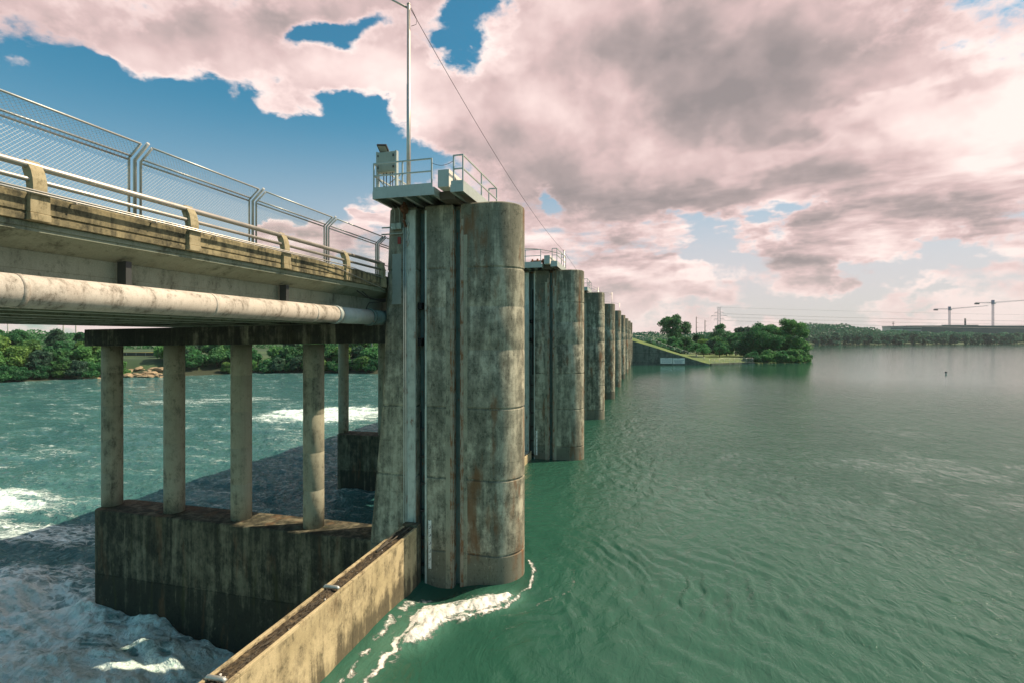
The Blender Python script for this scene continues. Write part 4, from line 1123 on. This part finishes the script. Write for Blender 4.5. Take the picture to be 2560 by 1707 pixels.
ADJ = {'water': 'low waterside shrub', 'mid': 'full mid-bank bush', 'back': 'tall rear bush', 'tree': 'tree behind the bushes'}
for L_ in rowspec():
    per = {}
    for e in sorted(L_, key=lambda e: e[1]):
        gi = next(i for i, g in enumerate(GAPS) if g[0] <= e[1] < g[1]); per.setdefault(gi, []).append(e)
    for gi, es in per.items():
        for j, (p, q, kind, s) in enumerate(es):
            lab = ADJ[kind]+', '+(ORD[j]+' from the left ' if len(es) > 1 else '')+GAPS[gi][2]
            pr = rg.choice(SH) if kind != 'tree' else rg.choice(TR)
            place(pr, p[0], p[1], s, lab, 'shrub' if kind != 'tree' else 'tree', {'water': 'shrubs along the tail water', 'mid': 'bushes on the river bank', 'back': 'tall bushes at the back of the bank', 'tree': 'trees behind the river bank'}[kind])
o = place(SH[2], -151.5, 133, .55, 'small round grey-green bush beside the rocks between the second and third columns', 'shrub', 'shrubs along the tail water')
o = place(SH[1], -143.5, 150, .8, 'bright yellow-green bush between the third and fourth bridge columns', 'shrub', 'shrubs along the tail water')

# rocks where the bank is bare
def rock_mesh(seed, a, b, c):
    bm = bmesh.new(); bmesh.ops.create_icosphere(bm, subdivisions=3, radius=1); g = np.random.default_rng(seed)
    pl = [(Vector(g.normal(0, 1, 3)).normalized(), .55+.3*g.random()) for _ in range(9)]
    for v in bm.verts:
        p = v.co.copy()
        for n, d in pl:
            k = p.dot(n)
            if k > d: p -= n*(k-d)
        q = p*(1+.05*(vnoise(np.array([p.x*4+seed]), np.array([p.y*4+p.z*3]))[0]-.5)); v.co = Vector((q.x*a, q.y*b, q.z*c))
    return MB().bm(bm)
RK = [rock_mesh(60+i, 1.5, 1.0, .42).build('bank_rock', M['rock']) for i in range(4)]
ks = set()
def rock(x, y, s, label):
    r = RK[rg.randrange(4)]
    if r.name in ks: r = r.copy(); COL.objects.link(r)
    else: ks.add(r.name)
    z = float(ground_h(np.array([x], float), np.array([y], float))[0])
    r.location = (x, y, z+.15*s); r.rotation_euler = (rg.uniform(-.25, .25), rg.uniform(-.3, .3), rg.uniform(0, 6)); r.scale = (s, s, s*rg.uniform(.8, 1.3))
    tag(r, label, 'rock', 'pale rocks on the bare river bank')
for i in range(80):
    s = cum[3]-8+rg.random()*24; p = along(s, rg.uniform(-.6, 10)*rg.random()**.6); q = px_of(p[0], p[1])
    rock(p[0], p[1], rg.uniform(.45, 1.5), 'tan rock on the bare bank between the first and second bridge columns' if q < 395 else 'pale rock at the waterline between the second and third bridge columns')
for i in range(4):
    if RK[i].name not in ks: bpy.data.objects.remove(RK[i])

def leaf_band(name, pts, n, size, mat, seed, kind='stuff', label=None):
    g = np.random.default_rng(seed); P = []; N = []
    pts = np.array(pts, float)        # x, y, zbase, ztop, depth
    sl = np.hypot(*np.diff(pts[:, :2], axis=0).T); w = sl/sl.sum()
    i = g.choice(len(sl), n, p=w); f = g.random(n)
    q = pts[i]+(pts[i+1]-pts[i])*f[:, None]
    s = (np.concatenate([[0], np.cumsum(sl)])[i]+f*sl[i])
    top = q[:, 3]-q[:, 2]
    lump = .70+.34*fbm(s*.11, np.full(n, seed*1.7), 4)*(.6+.7*vnoise(s*.045, np.full(n, 3.3)))
    dep = g.random(n)
    u = 1-g.random(n)**1.8
    z = q[:, 2]+top*lump*u*np.sqrt(np.clip(1-(2*dep-1)**2*.7, .1, 1))
    d = pts[1:, :2]-pts[:-1, :2]; nn = np.stack([-d[:, 1], d[:, 0]], 1)/sl[:, None]
    xy = q[:, :2]+nn[i]*(dep*q[:, 4])[:, None]
    P = np.stack([xy[:, 0], xy[:, 1], z], 1)
    N = np.stack([-xy[:, 0], -xy[:, 1], np.full(n, 90.)], 1); N /= np.linalg.norm(N, axis=1)[:, None]
    V, F = leaf_quads(P, N*.8, size, g)
    o = np_mesh(name, V, F, mat); tag(o, kind=kind)
    if label: tag(o, label, 'woodland')
    return o
leaf_band('far_woodland', [(-420, 60, 0, 13.5, 25), (-330, 170, 2, 13.5, 25), (-262, 205, 2, 12.5, 25), (-215, 235, 2, 12, 25), (-120, 250, 2, 11, 25), (-60, 260, 2, 11, 25)], 26000, 1.0, M['leafB'], 81, label='dark band of woodland along the horizon beyond the river, seen under the bridge')
leaf_band('far_woodland', [(-70, 330, 2, 11, 30), (20, 420, 2, 15, 30), (60, 430, 2, 15, 30), (110, 470, 2, 13, 30)], 9000, 1.2, M['leafF'], 82, label='distant woodland strip just right of the last dam pier')

# light poles and sports fence across the river
for (x, y, zt_, lab, head) in ((-313.7, 186.4, 30, 'pale light pole at the far left edge under the bridge', 0), (-309.6, 187.5, 12.0, 'low floodlight pole with a crosswise lamp bank, left under the bridge', 1),
                               (-253.3, 171.2, 30, 'left one of two tall pale poles close together under the bridge', 0), (-252.0, 175.5, 30, 'right one of two tall pale poles close together under the bridge', 0), (-100, 173, 30, 'pale pole behind the trees beside the second bent column', 0)):
    t = thing('light_pole', (x, y, 2), lab, 'light pole', 'light poles beyond the river'); MB().tube([(0, 0, -1), (0, 0, zt_-2)], [.3, .18], 8).build('pole', M['bwhite'], t)
    if head: MB().cbox(-2.2, 2.2, -.3, .3, zt_-3.6, zt_-2.9, .05).cbox(-1.6, 1.6, -.3, .3, zt_-2.5, zt_-2.0, .05).build('lamp_bank', M['bwhite'], t)
t = thing('sports_fence', (-190, 146.5, 2.2), 'low dark sports fence with yellow top and bottom rails beyond the rocks', 'fence'); v = Vector((17, 4.5, 0))
MB().tube([(0, 0, 1.55), v+Vector((0, 0, 1.55))], .09, 6).tube([(0, 0, .3), v+Vector((0, 0, .3))], .09, 6).build('rail', M['yellow'], t)
MB().bar((0, 0, .93), v+Vector((0, 0, .93)), .02, 1.15).build('mesh_panel', M['dark'], t)
for i in range(6): MB().tube([v*(i/5), v*(i/5)+Vector((0, 0, 1.6))], .06, 6).build('post', M['fencesteel'], t)

# ------------------------------------------------------------------ right abutment
wa = Vector((-11, 174.6, 0)); wb = Vector((20.6, 183.0, 0)); wd_ = (wb-wa).normalized(); wn = Vector((-wd_.y, wd_.x, 0)); WL = (wb-wa).length
def wtop(s): x = wa.x+wd_.x*s; return 8.25 if x < -5 else max(.35, 8.25-(x+5)*(7.9/25.2))
t = thing('wing_wall', (0, 0, 0), 'dark sloping concrete wing wall running down to the water from the last pier', 'wall')
b = MB(); S = [0, 6.2]+[6.2+(WL-6.2)*i/10 for i in range(1, 11)]; v = []
for s in S:
    p = wa+wd_*s
    for q, z in ((p, -6), (p, wtop(s)), (p+wn*.5, wtop(s)), (p+wn*.5, -6)): v.append((q.x, q.y, z))
f = []
for i in range(len(S)-1):
    for k in range(4): f.append((i*4+k, i*4+(k+1) % 4, i*4+4+(k+1) % 4, i*4+4+k))
f += [(0, 1, 2, 3), tuple(len(v)-4+k for k in (3, 2, 1, 0))]
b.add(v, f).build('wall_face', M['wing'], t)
b = MB(); pj = [wa+wd_*s-wn*.02 for s in (6.2, 19.5)]
b.bar((pj[0].x, pj[0].y, 4.0), (pj[1].x, pj[1].y, 4.0), .05, .07).bar((pj[0].x, pj[0].y, .9), (wb.x-wd_.x*2, wb.y-wd_.y*2-.02, .9), .05, .07)
b.build('pour_joint', M['black'], t)
# grass bank behind the wall
rows = []
for s in [-40, -20, -8, 0, 6.2]+[6.2+(WL-6.2)*i/14 for i in range(1, 15)]:
    p = wa+wd_*s; z0 = wtop(max(0, s))
    x = p.x; zc = 9.7 if x < -5 else max(1.0, 9.7-(x+5)*(8.5/25))
    r = []
    for (o_, zz) in ((.45, z0-.05), (2, z0+(zc-z0)*.5), (5.5, zc), (9.5, zc+.05), (14, max(.8, zc*.55)), (24, .5)): q = p+wn*o_; r.append((q.x, q.y, zz))
    rows.append(r)
V = np.array(rows).reshape(-1, 3); F = gridfaces(len(rows), 6)
o = np_mesh('grass_bank', V, F[:, ::-1], M['grass'], smooth=True); tag(o, kind='structure')
# lawn
X, Y = np.meshgrid(np.linspace(8, 52, 90), np.linspace(184, 262, 110)); Z = ground_h(X, Y)+.035
V = np.stack([X, Y, Z], -1).reshape(-1, 3); F = gridfaces(*X.shape); c_ = V[F[:, 0]]
F = F[inside(c_[:, 0], c_[:, 1]) & (shoredist(c_[:, 0], c_[:, 1]) > .7)]
o = np_mesh('lawn', V, F[:, ::-1], M['grass'], smooth=True); tag(o, kind='structure')
def field_fence(name, pts, h, label, mat='fencesteel', sp=2.6):
    t = thing(name, (0, 0, 0), label, 'fence'); mp = MB(); rl = MB()
    for a, b_ in zip(pts[:-1], pts[1:]):
        a = Vector(a); b_ = Vector(b_); n = max(1, int((b_-a).length/sp))
        for i in range(n+1):
            p = a.lerp(b_, i/n); MB().tube([p-Vector((0, 0, .2)), p+Vector((0, 0, h))], .04, 6).build('post', M[mat], t)
        up = Vector((0, 0, h)); rl.tube([a+up, b_+up], .035, 6)
        m = int((b_-a).length/.28)
        for i in range(m):
            p = a.lerp(b_, i/m); q = a.lerp(b_, min(1, (i+4)/m)); mp.bar(p, q+up*.98, .012); mp.bar(p+up*.98, q, .012)
    rl.build('top_rail', M[mat], t); mp.build('mesh_panel', M[mat], t)
def bank_pt(s, off, zoff=0):
    p = wa+wd_*s+wn*off; x = p.x; zc = 9.7 if x < -5 else max(1.0, 9.7-(x+5)*(8.5/25)); return (p.x, p.y, zc+zoff)
field_fence('slope_fence', [bank_pt(s, 6) for s in (4, 12, 20, 28, 33)], 1.1, 'chain link fence running down the grass bank above the wing wall')
lw = [(20.9, 183.6), (32.2, 194.9), (37, 197.2)]
field_fence('shore_fence', [(x-.4, y+.6, .55) for x, y in lw], 1.5, 'thin fence along the low shore wall in front of the lawn')
b = MB()
for (x0, y0), (x1, y1) in zip(lw[:-1], lw[1:]): b.bar((x0, y0, -1), (x1, y1, -1), .5, 3.1)
tag(b.build('shore_wall', M['wing']), 'low concrete shore wall edging the lawn at the water', 'wall')
# two notice boards
def board(s0, s1, z0, z1, label, rows_):
    p0 = wa+wd_*s0-wn*.06; p1 = wa+wd_*s1-wn*.06; ang = atan2(wd_.y, wd_.x); w = (p1-p0).length
    t = thing('notice_board', (p0.x, p0.y, z0), label, 'sign', 'notice boards on the wing wall', ang)
    MB().cbox(0, w, -.03, .03, 0, z1-z0, .01).build('panel', M['white'], t)
    b = MB(); rr_ = random.Random(int(s0*10)); h = z1-z0
    for (u0, u1, v, th, words) in rows_:
        u = u0
        while u < u1:
            l = min(u1-u, rr_.uniform(.05, .12)*1.6 if words else u1-u); b.box(u*w, (u+l*.86)*w, -.035, -.0305, v*h, (v+th)*h); u += l
    b.build('lettering', M['blue'], t)
def s_of(x): return (x-wa.x)/wd_.x
board(s_of(4.5), s_of(8.35), .55, 2.45, 'white notice board on the wing wall, the left of two, two bold lines of print', [(.36, .64, .9, .05, 1), (.08, .95, .66, .07, 1), (.12, .94, .45, .06, 1), (.12, .9, .22, .05, 1)])
board(s_of(8.5), s_of(12.4), .5, 2.4, 'white notice board on the wing wall, the right of two, five lines of small print', [(.36, .62, .9, .05, 1), (.08, .95, .62, .05, 1), (.12, .84, .46, .05, 1), (.16, .7, .35, .05, 1), (.16, .8, .24, .05, 1), (.22, .8, .07, .06, 1)])
# trees on the point
bt = proto('spreading_tree', 91, 6.2, 19, 9.4, 36, 7500, .7, M['leafA'], 'round', .5, (.18, .3), 14)
place(bt, 13.3, 272, 1.02, 'tall open-crowned tree standing alone against the sky behind the wing wall', 'tree', None, z=1.6, rz=.6)
dm = proto('round_tree', 92, 3, 14.5, 6.0, 26, 4200, .5, M['leafB'], 'round', .35, (.26, .4))
place(dm, 34.3, 257, .98, 'dome-shaped dark tree below the lattice power tower', 'tree', None, z=1.5)
for i, (p, x, y, s, lab) in enumerate([(TR[2], 45, 282, 1.15, 'grey-green hazy tree right of the dome-shaped tree'), (TR[2], 50, 296, 1.2, 'grey-green tree peeking between the dome-shaped tree and the big waterside clump'), (TR[3], 39, 268, .9, 'dark tree behind the lawn, right of the dome-shaped tree'),
                                       (TR[1], 30.5, 246, .78, 'mid-green tree behind the small umbrella trees on the lawn'), (TR[0], 38, 243, .9, 'dark tree at the back right of the lawn'), (TR[3], 24, 262, .8, 'dark tree left of the dome-shaped tree')]):
    place(p, x, y, s, lab, 'tree', 'trees on the point')
for i, (p, x, y, s, lab) in enumerate([(SH[3], 6, 244, 1.5, 'dark bush at the top of the grass bank, farthest left under the tall tree'), (SH[3], 12, 246, 1.75, 'dark rounded bush directly under the tall open-crowned tree'), (SH[0], 18, 247, 1.65, 'green bush right of the tall tree trunk'), (SH[1], 25, 250, 1.35, 'bright yellow-green bush behind the small lawn trees'), (SH[3], 1, 238, 1.45, 'dark bush behind the slope fence near the last pier'), (SH[2], 27.5, 245, 1.3, 'grey-green bush between the lawn and the dome-shaped tree'), (SH[0], 33.5, 240, 1.2, 'green bush at the far edge of the lawn')]):
    place(p, x, y, s, lab, 'shrub', 'bushes behind the lawn')
um = proto('lawn_tree', 95, 2.0, 5.4, 3.4, 18, 2600, .36, M['leafB'], 'umbrella', .16, (.3, .44), 9)
for x, y, s, lab in ((19.4, 218.5, .98, 'small umbrella-shaped tree on the lawn, first from the wing wall'), (22.1, 217.0, .95, 'small tree on the lawn, second from the wing wall'), (28.2, 218.5, 1.08, 'widest small umbrella-shaped tree, in the middle of the lawn'), (32.0, 226.5, .9, 'small lawn tree half hidden behind the widest one')):
    place(um, x, y, s, lab, 'tree', 'small trees on the lawn')
wt = [proto('waterside_tree', 97+i, .6, 16.2, 7.4, 44, 13000, .55, M[m], 'tall', .3, (.24, .38), 8) for i, m in enumerate(('leafB', 'leafA'))]
place(wt[0], 45, 222, 1.0, 'tallest tree of the waterside clump, dark green and full to the ground', 'tree', 'trees of the waterside clump', z=.3)
place(wt[1], 56.5, 226.5, 1.0, 'broad bright-topped tree at the right of the waterside clump', 'tree', 'trees of the waterside clump', z=.2)
place(wt[0], 39.2, 224, .78, 'darker tree at the left edge of the waterside clump beside the lawn', 'tree', 'trees of the waterside clump', z=.4, rz=2.1)
place(wt[1], 50, 233, .86, 'tree at the back of the waterside clump', 'tree', 'trees of the waterside clump', z=.5, rz=4.)
for x, y, s, lab, p in ((37.5, 202, 1.05, 'leafy bush at the left foot of the waterside clump, by the shore fence', SH[3]), (42.5, 203.5, 1.1, 'leafy bush overhanging the water below the tallest clump tree', SH[0]), (47.5, 206.5, 1.15, 'dark bush overhanging the water in the middle of the clump', SH[3]), (52.5, 210, 1.15, 'green bush overhanging the water at the right of the clump', SH[0]), (56, 214, 1.1, 'bush at the tip of the point trailing its leaves in the water', SH[0]), (58.5, 224, 1.2, 'bush rounding the far side of the point', SH[0])):
    place(p, x, y, s, lab, 'shrub', 'bushes overhanging the water', z=-.2)

# ------------------------------------------------------------------ far shore
FT = [proto('far_tree', 110+i, .5, 15, 7.5, 16, 1300, 1.7, M['leafF'], s, .3, (.28, .42), 3) for i, s in enumerate(('round', 'shrub', 'tall'))]
fs = np.array([(204, 751), (325, 815), (562, 962), (760, 1070)], float); sl = np.hypot(*np.diff(fs, axis=0).T); fc = np.concatenate([[0], np.cumsum(sl)])
s = 2.; k = 0
SEC = [(0, 130, 'below the wooded hill'), (130, 205, 'below the white building'), (205, 300, 'left of the first crane'), (300, 360, 'below the first crane'), (360, 420, 'below the second crane'), (420, 900, 'at the right edge of the view')]
sec_n = {}
pend = []
while s < 560:
    i = min(2, int(np.searchsorted(fc, s)-1)); i = max(0, i); d = (fs[i+1]-fs[i])/sl[i]; n = np.array([-d[1], d[0]])
    p = fs[i]+d*(s-fc[i])+n*rg.uniform(-2.5, 7)
    pend.append((s, p)); s += rg.uniform(8, 14)
for s, p in pend:
    gi = next(i for i, q in enumerate(SEC) if q[0] <= s < q[1]); j = sec_n.get(gi, 0); sec_n[gi] = j+1
    place(rg.choice(FT), p[0], p[1], rg.uniform(.8, 1.2), ('far-shore tree, %s from left %s' % (ORD[j] if j < len(ORD) else 'one more', SEC[gi][2])), 'tree', 'trees along the far shore', sz=rg.uniform(.8, 1.15))
leaf_band('far_woodland', [(200, 772, 0, 25, 40), (236, 812, 1, 33, 60), (290, 845, 1, 33, 60), (345, 872, 1, 24, 50), (430, 922, 1, 19, 40), (600, 1026, 1, 18, 40), (800, 1136, 1, 18, 40)], 26000, 2.8, M['leafF'], 83, label='wooded hill and hazy trees filling the far shore behind the front row')

def office(p0, p1, depth, z0, z1, label, nbands, wallm, bandm, band=(.35, .8), name='office_block', roof=None):
    p0 = Vector((*p0, 0)); p1 = Vector((*p1, 0)); d = (p1-p0); L = d.length; ang = atan2(d.y, d.x)
    t = thing(name, (p0.x, p0.y, z0), label, 'building', None, ang); h = z1-z0
    MB().box(0, L, 0, depth, -8, h).build('wall', wallm, t)
    for i in range(nbands):
        a = h*(i+band[0])/nbands; b_ = h*(i+band[1])/nbands
        w = MB()
        n = max(3, int(L/6))
        for k in range(n): w.box(L*k/n+.15, L*(k+1)/n-.15, -.18, -.02, a, b_)
        w.build('window', bandm, t)
    MB().box(-.6, L+.6, -.8, depth+.6, h+.01, h+.9).build('roof', roof or M['bslab'], t)
    return t
office((392, 982), (412, 988), 18, 8, 26.4, 'white office block with dark window bands above the far shore trees', 4, M['bwhite'], M['bglass'], name='white_office')
office((412.5, 989), (443, 999), 22, 8, 25.2, 'pale floors with open dark bands beside the white office block', 4, M['bglass'], M['bwhite'], (.0, .28), name='banded_office')
office((443, 1047), (800, 1142), 60, 8, 29.5, 'very long dark glass building behind the far shore trees under the cranes', 4, M['bglass'], M['bglass'], (.1, .9), name='glass_building')
t = thing('roof_mast', (397.8, 987, 26.5), 'small mast with dishes on the roof of the white office block', 'mast'); MB().tube([(0, 0, 0), (0, 0, 9)], .35, 6).build('pole', M['dark'], t); MB().cbox(-1.6, 1.6, -.5, .5, 5.2, 6, .1).cbox(-1.6, 1.6, -.5, .5, 8.2, 9, .1).build('dish', M['dark'], t)
t = thing('chimney', (604, 1196, 26), 'dark stub tower on the roof of the glass building between the cranes', 'chimney'); MB().tube([(0, 0, 0), (0, 0, 21)], [1.6, 1.4], 10).build('shaft', M['dark'], t); MB().bar((-45, -14, 7), (25, 8, 7), 2.5, 2.2).build('roof_plant', M['dark'], t)
def lattice(a, b, w0, w1, n, th):
    a = Vector(a); b = Vector(b); d = (b-a).normalized(); u = Vector((0, 0, 1)) if abs(d.z) < .8 else Vector((1, 0, 0))
    r = d.cross(u).normalized(); q = r.cross(d); mb = MB(); P = []
    for i in range(n+1):
        c = a.lerp(b, i/n); w = w0+(w1-w0)*i/n
        P.append([c+r*(sx*w/2)+q*(sy*w/2) for sx, sy in ((-1, -1), (1, -1), (1, 1), (-1, 1))])
    for k in range(4):
        for i in range(n):
            mb.bar(P[i][k], P[i+1][k], th)
            k2 = (k+1) % 4
            mb.bar(P[i][k], P[i+1][k2], th*.6); mb.bar(P[i][k2], P[i+1][k], th*.6)
            mb.bar(P[i+1][k], P[i+1][k2], th*.6)
    return mb
def crane(mx, my, zb, zt, L0, R0, label):
    t = thing('tower_crane', (mx, my, zb), label, 'crane', 'tower cranes over the building')
    lattice((0, 0, 0), (0, 0, zt-zb-2), 2.6, 2.6, 14, .26).build('mast', M['cranemast'], t)
    l = Vector(L0)-Vector((mx, my, zb)); r = Vector(R0)-Vector((mx, my, zb)); top = Vector((0, 0, zt-zb-4))
    lattice(top, r, 2.2, 1.0, 18, .22).build('jib', M['crane'], t)
    lattice(top, l, 2.0, 1.6, 7, .22).build('counter_jib', M['crane'], t)
    MB().cbox(l.x-1, l.x+6, l.y-1.5, l.y+2, l.z-3.2, l.z-.3, .2).build('counterweight', M['dark'], t)
    MB().cbox(-1.9, 1.9, -1.9, 1.9, zt-zb-7, zt-zb+1, .2).build('slewing_tower', M['cranemast'], t)
    MB().cbox(.5, 3, -3.2, -1.2, zt-zb-7, zt-zb-4.5, .2).build('cab', M['bwhite'], t)
    return t
crane(629.6, 1302.8, 12, 74.8, (598.4, 1294.6, 70.6), (709, 1323.7, 77.6), 'left tower crane with its jib pointing right over the glass building')
crane(654.3, 1205.8, 12, 81.4, (621.4, 1197.2, 77.1), (790, 1243, 88), 'taller right tower crane whose jib runs out of the right edge')
# power line
py = thing('power_tower', (95.9, 749, 2), 'grey lattice power tower rising behind the trees of the point', 'power tower')
lattice((0, 0, 0), (0, 0, 30), 9, 3.4, 7, .2).build('tower_body', M['crane'], py); lattice((0, 0, 30), (0, 0, 48.6), 3.4, 3.0, 6, .18).build('tower_body', M['crane'], py)
ARMS = [(41.5, 5.6), (37.2, 9.9), (32.5, 6.4)]
for z, w in ARMS:
    b = MB()
    for sg in (-1, 1):
        b.bar((sg*1.6, 0, z+.9), (sg*w, 0, z), .28).bar((sg*1.6, 0, z-.5), (sg*w, 0, z), .28).bar((sg*w, 0, z), (sg*w, 0, z-1.6), .2)
    b.build('cross_arm', M['crane'], py)
MB().bar((-3.2, 0, 48.7), (3.2, 0, 48.7), .3).build('cross_arm', M['crane'], py)
def catenary(mb, p, q, sag, r, n=26):
    p = Vector(p); q = Vector(q); mb.tube([p.lerp(q, i/n)-Vector((0, 0, sag*4*(i/n)*(1-i/n))) for i in range(n+1)], r, 4, cap=False)
LN = ['topmost', 'second from the top', 'third from the top', 'lowest']
for i, (z, w) in enumerate([(48.7, 3)]+ARMS):
    b = MB()
    for sg in (-1, 1): catenary(b, (95.9+sg*w, 749, 2+z-(1.6 if i else 0)), (1047+sg*w, 1205, 2+z-4-(1.6 if i else 0)), 4+i, .10 if i else .06)
    tag(b.build('power_line', M['crane']), LN[i]+' pair of power lines running right from the lattice tower', 'power line', 'power lines across the lake')
for (x, y, zt_, lab) in ((42.3, 476.4, 27.5, 'taller left utility pole left of the lattice tower'), (49.7, 478.3, 24.7, 'shorter right utility pole left of the lattice tower')):
    t = thing('utility_pole', (x, y, 2), lab, 'utility pole', 'utility poles left of the tower'); MB().tube([(0, 0, -1), (0, 0, zt_-2)], [.42, .3], 8).build('pole', M['wood'], t)
    b = MB()
    for dz in (1.2, 5.5, 9.5, 13): b.bar((0, 0, zt_-2-dz), (1.5, 0, zt_-1.8-dz), .2)
    b.build('insulator_arm', M['wood'], t)
    b = MB()
    for j, dz in enumerate((1.2, 5.5, 9.5)):
        catenary(b, (x+1.5, y, zt_-dz), (95.9-ARMS[j][1], 749, 2+ARMS[j][0]-1.6), 3, .07)
    tag(b.build('power_line', M['crane']), 'thin lines from the '+('taller' if zt_ > 26 else 'shorter')+' utility pole up to the lattice tower', 'power line', 'power lines to the utility poles')
bu = thing('buoy', (73, 152.6, 0), 'small dark buoy floating alone on the lake', 'buoy'); bu.scale = (.75, .75, .75); MB().lathe([(.0, -.3), (.2, -.3), (.24, .0), (.22, .35), (.14, .42), (.0, .42)], 14).build('float', M['bwhite'], bu); MB().lathe([(.0, .43), (.3, .43), (.33, .6), (.3, .85), (0, .87)], 14).build('head', M['dark'], bu)

# ------------------------------------------------------------------ the air: one even box of thin haze round everything
hz = MB().box(-2800, 2800, -2800, 2800, -14, 140)
m = bpy.data.materials.new('haze'); m.use_nodes = True; t = NT(m); t.n.remove(t.n['Principled BSDF'])
v = t.new('ShaderNodeVolumePrincipled'); v.inputs['Color'].default_value = (.72, .8, .86, 1); v.inputs['Density'].default_value = .0001
t.link(v.outputs[0], t.n['Material Output'].inputs['Volume'])
o = hz.build('haze', m); tag(o, kind='stuff')
